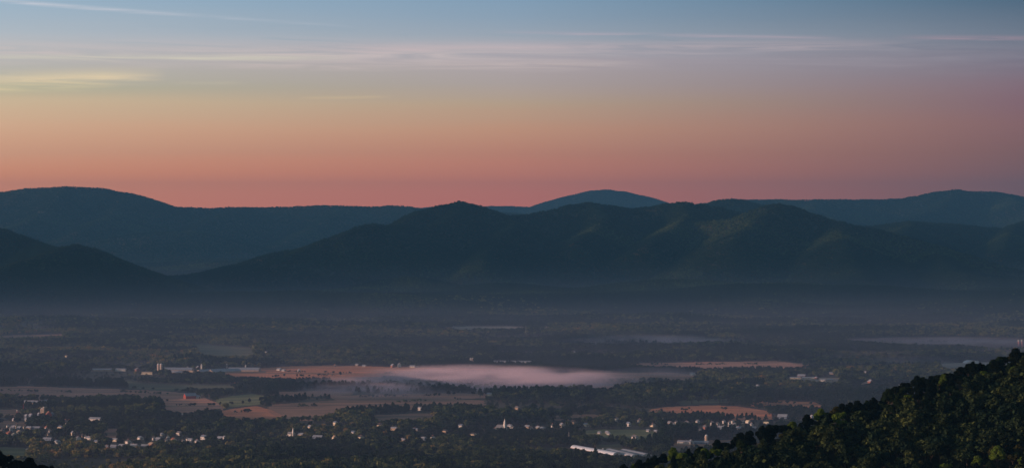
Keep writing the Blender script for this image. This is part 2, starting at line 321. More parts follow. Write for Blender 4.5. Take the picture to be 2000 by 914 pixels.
def hit(px, py):
    """first point of the valley floor seen through photo pixel (px, py)"""
    px = np.asarray(px, float); py = np.asarray(py, float)
    D = HC*F/(py-YH)
    lo = D*0.9; hi = D*1.1; found = np.zeros(D.shape, bool); a = lo.copy(); b = hi.copy()
    prev = lo
    for i in range(1, 25):
        d = lo+(hi-lo)*i/24; x = (px-1000)/F*d
        under = (HC-(py-YH)/F*d) <= ground_z(x, d)
        new = under & ~found; a = np.where(new, prev, a); b = np.where(new, d, b); found |= under; prev = d
    for _ in range(12):
        c = (a+b)/2; under = (HC-(py-YH)/F*c) <= ground_z((px-1000)/F*c, c); b = np.where(under, c, b); a = np.where(under, a, c)
    return (px-1000)/F*b, b, ground_z((px-1000)/F*b, b)
def inpoly(px, py, poly):
    r = np.zeros(np.shape(px), bool); n = len(poly)
    for i in range(n):
        x1, y1 = poly[i]; x2, y2 = poly[(i+1) % n]
        if y1 == y2: continue
        c = ((y1 > py) != (y2 > py)) & (px < (x2-x1)*(py-y1)/(y2-y1)+x1); r ^= c
    return r
TAN, PINK, ORANGE, OLIVE, GREEN, PALE = (0.33,0.19,0.13), (0.52,0.26,0.19), (0.68,0.26,0.14), (0.14,0.14,0.075), (0.20,0.21,0.09), (0.32,0.28,0.25)
FIELDS = [
 ([(430,727),(470,721),(505,719),(560,715),(650,713),(760,716),(900,718),(1000,721),(1060,724),(900,727),(800,730),(770,735),(700,739),(640,740),(560,739),(500,737),(455,735)], ORANGE, 14),
 ([(640,742),(720,738),(760,742),(700,748),(650,748)], OLIVE, 4), ([(540,765),(640,762),(700,766),(640,770),(560,771)], PINK, 4),
 ([(-20,755),(60,754),(150,757),(230,760),(300,762),(370,768),(385,776),(330,779),(300,775),(240,770),(200,771),(140,776),(120,773),(60,770),(-20,768)], PINK, 12),
 ([(315,786),(350,781),(400,777),(430,788),(438,796),(400,800),(350,804),(318,801)], PINK, 8),
 ([(420,780),(450,773),(490,769),(515,772),(520,780),(505,785),(460,789),(430,787)], GREEN, 6),
 ([(425,804),(460,797),(500,792),(530,800),(555,812),(540,817),(490,817),(440,814)], ORANGE, 10),
 ([(520,791),(600,784),(660,781),(740,776),(860,777),(960,783),(880,788),(760,791),(660,799),(625,812),(560,812),(530,800)], TAN, 10),
 ([(640,772),(760,770),(870,768),(950,768),(950,774),(860,776),(740,776),(660,779)], PINK, 4),
 ([(1262,801),(1300,794),(1380,791),(1440,793),(1500,802),(1512,807),(1430,810),(1340,806)], ORANGE, 12),
 ([(1460,784),(1530,782),(1590,785),(1612,792),(1595,797),(1540,791),(1480,788)], ORANGE, 8),
 ([(1165,708),(1250,709),(1350,707),(1450,706),(1515,705),(1590,711),(1560,717),(1450,718),(1380,721),(1320,716),(1230,713)], PINK, 8),
 ([(1080,728),(1300,727),(1400,734),(1300,738),(1150,740),(1060,745)], PINK, 6),
 ([(1620,662),(1700,660),(1800,658),(1900,658),(2030,662),(2030,679),(1940,680),(1880,675),(1800,674),(1720,670)], (0.19,0.105,0.10), 6),
 ([(1830,710),(1950,706),(2000,712),(1910,722),(1850,720)], PALE, 5),
 ([(1120,843),(1180,838),(1260,839),(1282,842),(1275,850),(1230,852),(1190,848),(1140,846)], GREEN, 10),
 ([(1162,868),(1210,867),(1222,878),(1175,881)], OLIVE, 8),
 ([(1300,866),(1380,860),(1440,858),(1430,870),(1310,876)], TAN, 8),
 ([(-20,872),(55,874),(50,888),(-20,890)], GREEN, 14),
 ([(190,837),(237,836),(237,848),(212,848)], PINK, 8),
 ([(118,815),(142,816),(142,819),(118,820)], PINK, 6), ([(-20,799),(30,799),(45,803),(30,807),(-20,806)], TAN, 8),
 ([(0,821),(50,823),(55,829),(10,831),(-15,828)], TAN, 6),
 ([(860,637),(1000,637),(1040,640),(1000,643),(890,642)], PALE, 2),
 ([(380,672),(430,675),(490,680),(500,693),(430,697),(390,690)], OLIVE, 4),
 ([(718,811),(800,807),(850,807),(850,815),(740,820)], TAN, 8), ([(940,806),(975,806),(980,811),(945,812)], TAN, 6),
 ([(1060,812),(1160,808),(1180,813),(1090,817)], TAN, 6), ([(1280,735),(1350,736),(1350,741),(1290,740)], TAN, 4),
 ([(240,742),(285,749),(380,752),(470,752),(460,757),(320,758),(250,752)], OLIVE, 6),
 ([(1150,752),(1210,753),(1200,757),(1155,757)], PINK, 4), ([(1680,744),(1705,744),(1705,749),(1682,749)], PALE, 4),
 ([(0,655),(120,652),(130,656),(10,661)], TAN, 2), ([(1320,782),(1420,778),(1430,782),(1330,788)], OLIVE, 5),
 ([(1540,735),(1640,738),(1640,746),(1545,742)], PALE, 4)]
tag_n = 0
for poly, col, ext in FIELDS:
    xs = [p[0] for p in poly]; ys = [p[1] for p in poly]
    gx = np.arange(min(xs)-1, max(xs)+2, 1.5); gy = np.arange(max(ys)+ext+1, min(ys)-1, -0.8)
    PX, PY = np.meshgrid(gx, gy); wob = 1.6*(fbm(PX/18, PY/9, 3, 5)-0.5)*2
    X, Y, Z = hit(PX, PY); V = np.stack([X, Y, Z+0.35], -1).reshape(-1, 3)
    cin = np.zeros(PX.shape, bool)
    for k in range(0, ext+1, 2): cin |= inpoly(PX+wob*0, PY-k+wob*0.4, poly)
    nr, nc = PX.shape; i = np.arange(nr*nc).reshape(nr, nc); Q = np.stack([i[:-1,:-1], i[:-1,1:], i[1:,1:], i[1:,:-1]], -1).reshape(-1, 4)
    Q = Q[cin.ravel()[Q].all(1)]
    if not len(Q): continue
    u = np.unique(Q); mp = np.zeros(len(V), np.int64); mp[u] = np.arange(len(u))
    o = link('field', npmesh('field', V[u], mp[Q], True), M['field']); o.color = (*col, 1); tag(o, kind='structure')
o = None
def strip(name, pts, width, m, lift=0.6):
    P = []
    for (a, b) in zip(pts[:-1], pts[1:]):
        for t in np.linspace(0, 1, 12, endpoint=False): P.append((a[0]+(b[0]-a[0])*t, a[1]+(b[1]-a[1])*t))
    P.append(pts[-1]); P = np.array(P); X, Y, Z = hit(P[:,0], P[:,1])
    dx = np.gradient(X); dy = np.gradient(Y); l = np.hypot(dx, dy)+1e-6; nx, ny = -dy/l*width/2, dx/l*width/2
    V = np.concatenate([np.stack([X-nx, Y-ny, Z+lift], -1), np.stack([X+nx, Y+ny, Z+lift], -1)]); n = len(X)
    Q = [(i, i+1, n+i+1, n+i) for i in range(n-1)]
    return tag(link(name, npmesh(name, V, Q), m), kind='structure')
strip('road', [(-20,875),(60,876),(130,873)], 7, M['asphalt'])
strip('road', [(-20,818),(20,818),(50,820),(110,818),(150,826)], 7, M['asphalt'])
strip('road', [(1400,868),(1430,862),(1480,860)], 7, M['asphalt'])

# ------------------------------------------------------------------ buildings
BLD = []     # (px, py_base, halfwidth_px, height_px, D): keeps trees from standing in front
def site(px, py, hw, hh):
    x, y, z = (float(v) for v in hit(px, py)); s = F/y
    BLD.append((px, py, hw*s, hh*s, y)); return (x, y, z), s
def gable(root, w, l, h, rise, wallm, roofm, over=0.35, front=0.0):
    """w across (x), l along the ridge (y)"""
    b = MB(); x, y = w/2, l/2
    b.poly([(-x,-y,0),(x,-y,0),(x,-y,h),(0,-y,h+rise),(-x,-y,h),(-x,y,0),(x,y,0),(x,y,h),(0,y,h+rise),(-x,y,h)],
           [(0,1,2,3,4),(6,5,9,8,7),(1,6,7,2),(5,0,4,9),(5,6,1,0)])
    b.build('wall', wallm, root)
    b = MB(); k = rise/x; ex = x+over; ye = y+over; t = 0.22
    for s in (-1, 1):
        b.poly([(0.0,-ye,h+rise+0.03),(s*ex,-ye,h-k*over+0.03),(s*ex,ye,h-k*over+0.03),(0.0,ye,h+rise+0.03),
                (0.0,-ye,h+rise+t),(s*ex,-ye,h-k*over+t),(s*ex,ye,h-k*over+t),(0.0,ye,h+rise+t)],
               [(0,1,2,3),(7,6,5,4),(0,4,5,1),(1,5,6,2),(2,6,7,3)])
    return b.build('roof', roofm, root)
def opening(root, name, side, a, z, w, h, W_, L_, m):
    b = MB(); t = 0.06
    if side == 'front': b.box(a-w/2, a+w/2, -L_/2-t, -L_/2+0.01, z, z+h)
    elif side == 'left': b.box(-W_/2-t, -W_/2+0.01, a-w/2, a+w/2, z, z+h)
    elif side == 'right': b.box(W_/2-0.01, W_/2+t, a-w/2, a+w/2, z, z+h)
    return b.build(name, m, root)
def house(px, py, label, w=8, l=12, h=5.0, rise=2.8, rot=35, wall='white', roof='greyroof', cat='house', group=None, name='house', chim=True, wing=False):
    if name == 'house': w, l, h, rise = w*0.7, l*0.66, h*0.8, rise*0.74
    loc, s = site(px, py, max(w, l)/2, h+rise); r = empty(name, loc, R(rot)); tag(r, label, cat, group)
    rf = gable(r, w, l, h, rise, M[wall], M[roof])
    if name in ('house', 'farmhouse', 'school'):
        st = [0.9] if h < 4.5 else [0.9, 3.4]
        for z in st:
            for a in (-w*0.28, w*0.28): opening(r, 'window', 'front', a, z, 1.0, 1.4, w, l, M['glass'])
            for a in np.linspace(-l*0.36, l*0.36, max(2, int(l/3.5))): opening(r, 'window', 'left', a, z, 1.0, 1.4, w, l, M['glass'])
        opening(r, 'door', 'front', 0, 0.1, 1.1, 2.1, w, l, M['door'])
        if chim:
            b = MB(); b.box(w*0.12, w*0.12+0.9, l*0.18, l*0.18+0.9, h+rise*0.4, h+rise+1.0); b.build('chimney', M['brick'], rf)
        if wing:
            b = MB(); b.box(w/2+0.02, w/2+5, -l*0.2, l*0.35, 0, 3.0); b.build('garage', M[wall], r)
            b = MB(); b.poly([(w/2+0.02,-l*0.2-0.3,4.2),(w/2+5.3,-l*0.2-0.3,3.03),(w/2+5.3,l*0.35+0.3,3.03),(w/2+0.02,l*0.35+0.3,4.2),
                              (w/2+0.02,-l*0.2-0.3,3.03),(w/2+0.02,l*0.35+0.3,3.03)], [(0,1,2,3),(4,1,0),(5,3,2),(4,5,2,1)]); b.build('garage_roof', M[roof], r)
    else:
        opening(r, 'door', 'front', 0, 0.05, min(3.6, w*0.4), min(3.6, h*0.85), w, l, M['door'])
        for a in np.linspace(-l*0.38, l*0.38, max(3, min(9, int(l/9)))): opening(r, 'window', 'left', a, h*0.45, 1.4, 1.0, w, l, M['glass'])
    return r
def barn(px, py, label, w=14, l=30, h=4.5, rise=4.5, rot=60, wall='white', roof='metal', **k):
    return house(px, py, label, w, l, h, rise, rot, wall, roof, cat=k.get('cat', 'barn'), name=k.get('name', 'barn'), group=k.get('group'))
def silo(px, py, label, r=2.6, h=18, m='concrete', cap='steel', group=None):
    loc, s = site(px, py, r, h); o = empty('silo', loc); tag(o, label, 'silo', group)
    b = MB(); prof = [(r, -0.5)]
    z = 0
    while z < h: prof += [(r, z), (r*1.012, z+0.05), (r*1.012, z+0.2), (r, z+0.25)]; z += 1.6
    prof += [(r, h)]; b.lathe(prof, 20); b.build('silo_body', M[m], o)
    b = MB(); b.lathe([(r*1.06, h+0.01), (r*1.06, h+0.2), (r*0.95, h+r*0.42), (r*0.72, h+r*0.75), (r*0.4, h+r*0.95), (0.25, h+r*1.03)], 20); b.build('dome', M[cap], o)
    b = MB(); b.tube((-r-0.45, 0, 0), (-r-0.45, 0, h), 0.32, 0.32, 6); b.build('chute', M['steel'], o)
    return o
def mast(px, py, label, h, r=0.5, m='redsteel', cat='mast', name='radio_mast'):
    loc, s = site(px, py, 1.0, h); o = empty(name, loc); tag(o, label, cat)
    b = MB()
    for k in range(3):
        a = 2.094*k; b.tube((r*1.6*math.cos(a), r*1.6*math.sin(a), 0), (r*0.6*math.cos(a), r*0.6*math.sin(a), h), 0.14, 0.08, 5)
    n = int(h/1.5)
    for i in range(n):
        q = r*(1.6-1.0*i/n); q2 = r*(1.6-1.0*(i+1)/n)
        for k in range(3):
            a = 2.094*k; c = 2.094*(k+1); b.tube((q*math.cos(a), q*math.sin(a), h*i/n), (q2*math.cos(c), q2*math.sin(c), h*(i+1)/n), 0.07, 0.07, 4)
    b.build('lattice', M[m], o)
    b = MB(); b.box(-r*2.4, r*2.4, -r*2.4, r*2.4, -0.4, 0.3); b.build('footing', M['concrete'], o)
    b = MB(); b.tube((0,0,h), (0,0,h+2.0), 0.08, 0.04, 5); b.build('antenna', M['steel'], o)
    return o
def water_tank(px, py, label, h=14, r=2.6, group=None):
    loc, s = site(px, py, r, h+r*2); o = empty('water_tower', loc); tag(o, label, 'water tower', group)
    b = MB(); b.lathe([(0.3, h-0.6), (r*0.55, h), (r*0.95, h+r*0.6), (r, h+r), (r*0.9, h+r*1.5), (r*0.55, h+r*1.9), (0.2, h+r*2.05)], 20); b.build('tank', M['white'], o)
    for k in range(4):
        a = math.pi/4+math.pi/2*k; b = MB(); b.tube((r*0.9*math.cos(a), r*0.9*math.sin(a), 0), (r*0.6*math.cos(a), r*0.6*math.sin(a), h+r*0.3), 0.28, 0.22, 8); b.build('leg', M['redsteel'], o)
    b = MB(); b.tube((0,0,0), (0,0,h), 0.4, 0.4, 8); b.build('riser_pipe', M['steel'], o)
    return o
def tunnel(px, py, label, w, l, rot, h=4.5, m='film', cat='greenhouse', name='greenhouse', group=None):
    loc, s = site(px, py, w/2, h); o = empty(name, loc, R(rot)); tag(o, label, cat, group)
    for q in np.linspace(-0.48, 0.48, 9):
        X_, Y_ = loc[0]-math.sin(R(rot))*q*l, loc[1]+math.cos(R(rot))*q*l; BLD.append((1000+F*X_/Y_, YH+F*(HC-loc[2])/Y_, w*0.7*F/Y_, h*F/Y_, Y_))
    n = 14; b = MB(); prof = [(w/2*math.cos(math.pi*i/n), 0.6+(h-0.6)*math.sin(math.pi*i/n)) for i in range(n+1)]
    K_ = max(6, int(l/6)); pts = []; fs = []
    for j in range(K_+1):
        y = -l/2+l*j/K_
        for x, z in prof: pts.append((x, y, z))
    for j in range(K_):
        for i in range(n): q = j*(n+1)+i; fs.append((q, q+1, q+n+2, q+n+1))
    b.poly(pts, fs); b.build('cover', M[m], o)
    for s_ in (-1, 1):
        b = MB(); y = s_*(l/2-0.05); b.poly([(x, y, z) for x, z in prof]+[(-w/2, y, 0), (w/2, y, 0)], [tuple(range(n+3))[::-s_]]); b.build('end_wall', M['white'], o)
    b = MB(); b.box(-w/2+0.02, w/2-0.02, -l/2+0.1, l/2-0.1, -0.5, 0.6); b.build('base_wall', M['concrete'], o)
    b = MB(); b.box(-1.2, 1.2, -l/2-0.1, -l/2-0.02, 0, 2.6); b.build('door', M['door'], o)
    return o
def church(px, py, label, rot=40, k=1.0, roof='greyroof'):
    loc, s = site(px, py, 6*k, 9*k); o = empty('church', loc, R(rot)); tag(o, label, 'church'); BLD.append((px-1, py, 4*s, 20*k*s, loc[1]))
    w, l, h, rise = 9*k, 17*k, 5*k, 4.2*k; gable(o, w, l, h, rise, M['white'], M[roof])
    b = MB(); t = 1.9*k; y = -l/2-t-0.02; b.box(-t, t, y-t, y+t, 0, 11*k); b.build('tower', M['white'], o)
    b = MB(); b.box(-t*0.75, t*0.75, y-t*0.75, y+t*0.75, 11*k+0.01, 13*k); b.build('belfry', M['white'], o)
    b = MB(); q = t*0.85; z = 13*k+0.02; b.poly([(-q,y-q,z),(q,y-q,z),(q,y+q,z),(-q,y+q,z),(0,y,z+7*k)], [(3,2,1,0),(0,1,4),(1,2,4),(2,3,4),(3,0,4)]); b.build('spire', M['white'], o)
    for a in np.linspace(-l*0.35, l*0.35, 4): opening(o, 'window', 'left', a, 1.5*k, 1.1*k, 2.8*k, w, l, M['glass'])
    b = MB(); b.box(-0.9*k, 0.9*k, y-t-0.06, y-t-0.005, 0.1, 2.6*k); b.build('door', M['door'], o)
    return o
FG = 'farm buildings of the big dairy farm'
# --- dairy farm left of centre
barn(200, 724.5, 'long low pale roofed shed left of the dairy farm, leftmost of the row', 12, 44, 3, 2.2, 88, 'tan', 'metal', group=FG)
barn(236, 724.5, 'short shed with a sunlit white end just right of the long pale shed', 9, 20, 3.4, 2, 80, 'white', 'metal', group=FG)
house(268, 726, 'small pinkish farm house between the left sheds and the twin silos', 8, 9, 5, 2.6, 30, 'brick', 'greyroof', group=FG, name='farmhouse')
barn(287, 731, 'low sunlit yellow shed just left below the twin silos', 7, 23, 3.4, 1.6, 78, 'cream', 'tan', group=FG)
silo(309.5, 730.5, 'left one of the twin tall concrete silos at the dairy farm', 2.4, 18.5, group=FG)
silo(315, 731, 'right one of the twin tall concrete silos at the dairy farm', 2.4, 19, group=FG)
barn(348, 725, 'broad pale roofed dairy barn just right of the twin silos', 26, 58, 3.2, 4.4, 84, 'tan', 'metal', group=FG)
house(366, 720, 'small white house behind the broad dairy barn roof', 6, 7, 4.5, 2.5, 30, 'white', 'darkroof', group=FG, chim=False)
barn(346, 730, 'low barn with orange lit gable in front of the broad dairy barn', 11, 24, 3.2, 2.8, 70, 'tan', 'metal', group=FG)
barn(375, 729, 'tan shed with a square end between the two large barn roofs', 8, 9, 4, 1.5, 60, 'tan', 'tan', group=FG, cat='shed', name='shed')
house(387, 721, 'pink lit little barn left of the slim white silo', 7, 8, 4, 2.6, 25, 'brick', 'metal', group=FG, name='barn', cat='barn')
silo(394, 720.5, 'slim white silo behind the long barns, left of their gables', 1.7, 8.5, 'white', group=FG)
barn(413, 728, 'long dairy barn with dark open gable, left of two with arched ends', 17, 70, 3.2, 4.2, -42, 'tan', 'metal', group=FG)
barn(438, 728, 'long dairy barn with dark open gable, right of two with arched ends', 17, 74, 3.2, 4.4, -42, 'tan', 'metal', group=FG)
silo(443, 719, 'thin grey feed silo behind the right arched barn', 1.1, 7.5, 'steel', group=FG)
barn(477, 725, 'longest pale roofed barn at the right end of the dairy farm', 22, 62, 3, 4.6, 82, 'tan', 'metal', group=FG)
silo(480, 719.5, 'thin grey feed silo above the longest right barn', 1.1, 6.5, 'steel', group=FG)
def wall_run(px, py, label, l, rot):
    loc, s = site(px, py, 2, 1.6); o = empty('bunker_wall', loc, R(rot)); tag(o, label, 'wall')
    b = MB(); b.box(-l/2, l/2, -0.4, 0.4, -1, 1.7); b.build('slab', M['concrete'], o)
    b = MB()
    for i in range(int(l/5)): b.box(-l/2+i*5, -l/2+i*5+0.5, -0.9, -0.41, -1, 1.4)
    b.build('buttresses', M['concrete'], o)
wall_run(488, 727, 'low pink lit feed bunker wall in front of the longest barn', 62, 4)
# --- farm strip along the far field
barn(545, 723.5, 'sunlit white shed in the brown field, left one of a pair', 7, 8, 3, 2, 60, 'white', 'metal')
barn(554, 725, 'sunlit white shed in the brown field, right one of a pair', 6, 7, 2.6, 1.6, 60, 'white', 'metal')
house(584, 725, 'tiny white building in the brown field right of the shed pair', 4, 5, 2.6, 1.5, 40, 'white', 'metal', name='shed', cat='shed')
FR = 'farm buildings along the far edge of the brown field'
house(654, 715.5, 'small sunlit house on the far field edge, left of centre', 5, 6, 3.5, 2.4, 30, 'white', 'brick', group=FR, chim=False)
house(697, 714.5, 'faint grey house on the far field edge beside a bright shed', 7, 10, 3.5, 2.4, 70, 'tan', 'metal', group=FR)
house(711, 716, 'low bright shed on the far field edge beside a faint grey house', 3.5, 7, 2.5, 1.4, 75, 'white', 'metal', group=FR, name='shed', cat='shed')
house(767, 718, 'pink lit farmhouse left of the tall white farm building', 6, 8, 5, 2.6, 30, 'brick', 'metal', group=FR, name='farmhouse')
house(780, 717.5, 'tall white farm building with a bright gable on the far field edge', 6, 7, 6, 3.2, 10, 'white', 'metal', group=FR, name='farmhouse')
house(806, 718, 'low sunlit pinkish shed right of the tall white farm building', 6, 11, 3, 2, 70, 'cream', 'metal', group=FR, name='shed', cat='shed')
house(815, 718, 'tiny white outbuilding at the right end of the far farm row', 3, 4, 2.2, 1.2, 50, 'white', 'metal', group=FR, name='shed', cat='shed')
silo(919, 706, 'small pale silo in the far woods, left of two', 1.5, 6.5, 'white')
silo(923, 706.5, 'small pale silo in the far woods, right of two', 1.6, 7, 'tan')
barn(1005, 709, 'very long thin poultry shed with lit left end above the fog', 12, 92, 2.8, 2.2, 80, 'white', 'metal', cat='poultry shed', name='poultry_shed')
mast(1027, 656, 'tall thin pale mast standing in the far woods', 25, 0.7, 'steel')
for px, py, lb in ((1055,643.5,'left speck of a bright house right of the pale mast'),(1064,642,'right speck of a bright house right of the pale mast'),(1068,640,'rearmost tiny bright house right of the pale mast')):
    house(px, py, lb, 4, 5, 3, 1.8, 30, 'white', 'metal', chim=False)
house(956, 773.5, 'small sunlit farmhouse at the lower edge of the fog bank', 6, 8, 3.6, 2.2, 60, 'cream', 'metal', name='farmhouse')
barn(371, 778.5, 'red barn with lit gable and pale blue roof in the pink field', 8, 20, 5, 4.2, -58, 'red', 'metal')
barn(385, 778, 'pale roofed lean shed at the right end of the red barn', 7, 9, 3.2, 2.4, 60, 'white', 'metal', cat='shed', name='shed')
house(1353, 733.5, 'white farmhouse glinting in the sun beside the misty field', 7, 9, 3.6, 2.6, 40, 'white', 'metal', name='farmhouse')
# --- right middle distance
for a in ((1552,740,22,'long low sunlit shed at the right farm, left of the pink roof'),(1580,740,26,'long low sunlit shed at the right farm, right of the pink roof')):
    barn(a[0], a[1], a[3], 8, a[2], 2.6, 1.4, 84, 'cream', 'metal', cat='shed', name='shed')
barn(1566, 738, 'pinkish roofed barn rising behind the two long low sheds', 10, 14, 4, 3, 70, 'brick', 'metal')
house(1595, 741, 'small pink block building at the right end of the long sheds', 5, 6, 4, 1.2, 30, 'brick', 'metal', name='shed', cat='shed')
house(1607, 745, 'bright white shed below the right end of the long sheds', 6, 10, 3, 1.6, 75, 'white', 'metal', name='shed', cat='shed')
house(1622, 744, 'grey roofed shed right of the bright white shed', 6, 10, 2.6, 1.6, 75, 'tan', 'metal', name='shed', cat='shed')
house(1624, 731, 'faint low shed in the mist above the right farm', 5, 8, 2.6, 1.6, 75, 'tan', 'metal', name='shed', cat='shed')
house(1691, 729, 'small white house on the wooded rise behind the lone pink farmhouse', 6, 8, 3.4, 2.2, 50, 'white', 'metal')
house(1700, 748, 'lone pink farmhouse beside a small pale paddock', 7, 8, 3.6, 3, 40, 'brick', 'metal', name='farmhouse')
barn(1768, 756, 'long white roofed shed just above the near wooded hillside', 8, 27, 2.6, 1.8, 88, 'white', 'metal', cat='shed', name='shed')
tunnel(1896, 709.5, 'large white round roofed hall in the mist near the right edge', 26, 22, 15, 6.5, 'film', 'hall', 'round_roofed_hall')
house(1908, 709, 'small bright shed against the round roofed hall', 5, 6, 3.5, 1.6, 40, 'white', 'metal', name='shed', cat='shed')
water_tank(1989.5, 681, 'left of two small water towers at the right edge', 17, 1.9); water_tank(1996, 681, 'right of two small water towers at the right edge', 17, 2.0)
house(1529, 817, 'pale grey roofed building behind the near hillside trees', 10, 14, 3.5, 3, 70, 'bluemetal', 'metal', name='shed', cat='shed')
house(1586, 818, 'white gabled building peeking over the near hillside crest', 7, 9, 4.5, 3, 20, 'white', 'metal')
# --- right village
RV = 'houses of the village on the right'
for i, (px, py, w, l, h, rot, wl, rf, lb) in enumerate([
 (1308,829,6,8,3.5,60,'tan','metal','grey roofed bungalow at the left end of the right village'),
 (1315,832,5,6,4,35,'white','greyroof','small white house second from the left end of the right village'),
 (1321,828,5,6,4,40,'white','darkroof','small bright gable behind the left end of the right village'),
 (1342,829,6,8,4,55,'tan','greyroof','lone tan house between the two clusters of the right village'),
 (1363,827,7,8,4.5,30,'white','greyroof','bright white house standing alone right of the lone tan house'),
 (1368,843,4,5,3.5,30,'white','darkroof','tiny white house lowest in the right village'),
 (1377,838,6,7,4.5,45,'brick','greyroof','pinkish house low in front of the right village'),
 (1391,831,5,7,6,25,'white','darkroof','tall narrow white house left of the main row of the right village'),
 (1402,833,5,6,6,30,'white','darkroof','tall white house starting the main row of the right village'),
 (1408,838,7,12,3.4,70,'bluemetal','metal','long blue grey roof in front of the main row'),
 (1414,827,5,6,5,30,'white','darkroof','white gable in the back row directly behind the long blue grey roof'),
 (1415,838,5,6,5,25,'white','greyroof','narrow white house at the right end of the long blue grey roof'),
 (1425,832,5,6,7,20,'white','darkroof','tallest white house in the middle of the main row'),
 (1431,827,5,6,5,30,'white','darkroof','small white house in the back row right of the tallest house'),
 (1435,833,5,7,4.5,40,'cream','greyroof','cream house right of the tallest white house'),
 (1444,839,7,12,3.4,65,'tan','metal','long tan roofed house low right of the main row'),
 (1451,826,5,6,4,40,'white','darkroof','tiny white house alone in the back row left of the brightest house'),
 (1461,828,7,9,4.5,40,'white','cream','brightest white house of the right village'),
 (1468,834,5,7,5.5,25,'white','greyroof','narrow white house just below the brightest house'),
 (1473,839,6,9,3.5,60,'bluemetal','metal','blue grey shed at the lower right of the village'),
 (1497,830,7,11,3.6,65,'white','cream','sunlit long white house at the right end of the village beside the hillside')]):
    house(px, py, lb, w, l, h, 2.6, rot, wl, rf, group=RV, chim=(i % 3 == 0))
barn(1337, 867, 'white walled shed with lit side beside the tan field', 8, 18, 3.2, 1.8, 72, 'white', 'metal', cat='shed', name='shed')
house(1350, 867, 'bright white gabled end building right of the white walled shed', 6, 7, 3.6, 2.4, 10, 'white', 'metal', name='barn', cat='barn')
barn(1370, 867, 'long pale blue roof stretching from the white gable to the lone silo', 8, 19, 2.8, 1.6, 82, 'bluemetal', 'metal', cat='shed', name='shed')
silo(1380, 864, 'lone brown silo above the long pale blue roof', 1.9, 9, 'tan')
tunnel(1163, 881.5, 'bright white long greenhouse, leftmost and longest of three at the bottom', 11, 138, 22, 4.0, group='greenhouses at the bottom')
tunnel(1216, 886.5, 'bluish long greenhouse in the middle of three at the bottom', 12, 104, 17, 3.8, m='metal', group='greenhouses at the bottom')
tunnel(1242, 886, 'dim long greenhouse, rightmost of three at the bottom', 12, 86, 18, 3.8, m='metal', group='greenhouses at the bottom')
silo(1178, 881, 'squat white tank behind the leftmost greenhouse', 1.5, 2.6, 'white')
mast(1111, 853, 'short pale pole in the trees left of the green field', 7, 0.4, 'steel')
for px, py, lb in ((1171,847,'white shed at the left end of the green field'),(1186,846,'white shed in the middle of the green field near edge'),(1189,849,'lowest small white shed beside the green field'),(1266,843,'small white shed at the back of the green field'),(1281,844,'sunlit shed at the right end of the green field')):
    house(px, py, lb, 3.5, 5, 2.2, 1.2, 50, 'white', 'metal', name='shed', cat='shed')
# --- church hamlet in the centre
church(978, 840, 'white church with a lit pointed steeple in the centre of the valley', 40, 0.85)
CH = 'houses around the central church'
for i, (px, py, w, l, h, rot, wl, rf, lb) in enumerate([
 (967,841,5,6,3,35,'white','darkroof','small bright house at the foot of the church steeple'),
 (992,839,5,7,3.6,30,'cream','darkroof','cream gable right next to the church'),
 (996,836,8,9,4.5,55,'white','metal','pale blue roofed house behind the cream gable'),
 (1002,838,4,5,4,30,'white','darkroof','narrow white house right of the pale blue roof'),
 (1030,836,7,10,3.4,65,'tan','metal','grey roofed house left of the row east of the church'),
 (1038,839,5,6,3.4,35,'white','darkroof','sunlit small house in front of the grey roofed house'),
 (1051,838,6,8,3.6,50,'cream','metal','cream house in the middle of the row right of the church'),
 (1060,839,6,9,3,65,'tan','metal','low tan roof right of the cream house'),
 (1079,837,4,5,6.5,30,'white','darkroof','tall narrow white house ending the row right of the church'),
 (770,840,9,13,4,65,'tan','metal','grey roofed house hidden in the woods left of the church'),
 (787,862,6,9,3,65,'tan','metal','low pale roof among the dark trees below the hidden grey roof'),
 (828,860,8,11,4,55,'bluemetal','metal','blue grey barn like house in dark trees left of the church')]):
    house(px, py, lb, w, l, h, 2.4, rot, wl, rf, group=CH, chim=(i % 2 == 0))
church(567, 851, 'small white chapel with a thin spire in the woods left of centre', 40, 0.6)
CW = 'houses in the woods left of centre'
for px, py, w, l, h, rot, wl, rf, lb in [
 (573,850,6,8,3,30,'cream','tan','yellow lit house right beside the small chapel'),
 (588,851,8,11,3,60,'tan','metal','pale roofed house right of the yellow lit house'),
 (621,856,10,20,3.4,70,'bluemetal','metal','long grey roofed building in the woods left of the bright yellow house'),
 (653,857,7,9,3.6,30,'cream','tan','bright yellow house alone in the woods'),
 (430,858,7,11,3.2,60,'bluemetal','metal','pale blue roofed house left of a white gable in the woods'),
 (438,859,4.5,6,5,25,'white','metal','white gable right of the pale blue roofed house'),
 (372,863,7,10,4,55,'white','metal','white house with grey roof at the right end of the left hamlet'),
 (366,862,4.5,6,5,25,'white','darkroof','narrow bright gable beside the grey roofed end house'),
 (357,864,4,5,3.6,30,'white','darkroof','tiny white house left of the narrow bright gable')]:
    house(px, py, lb, w, l, h, 2.4, rot, wl, rf, group=CW, chim=False)
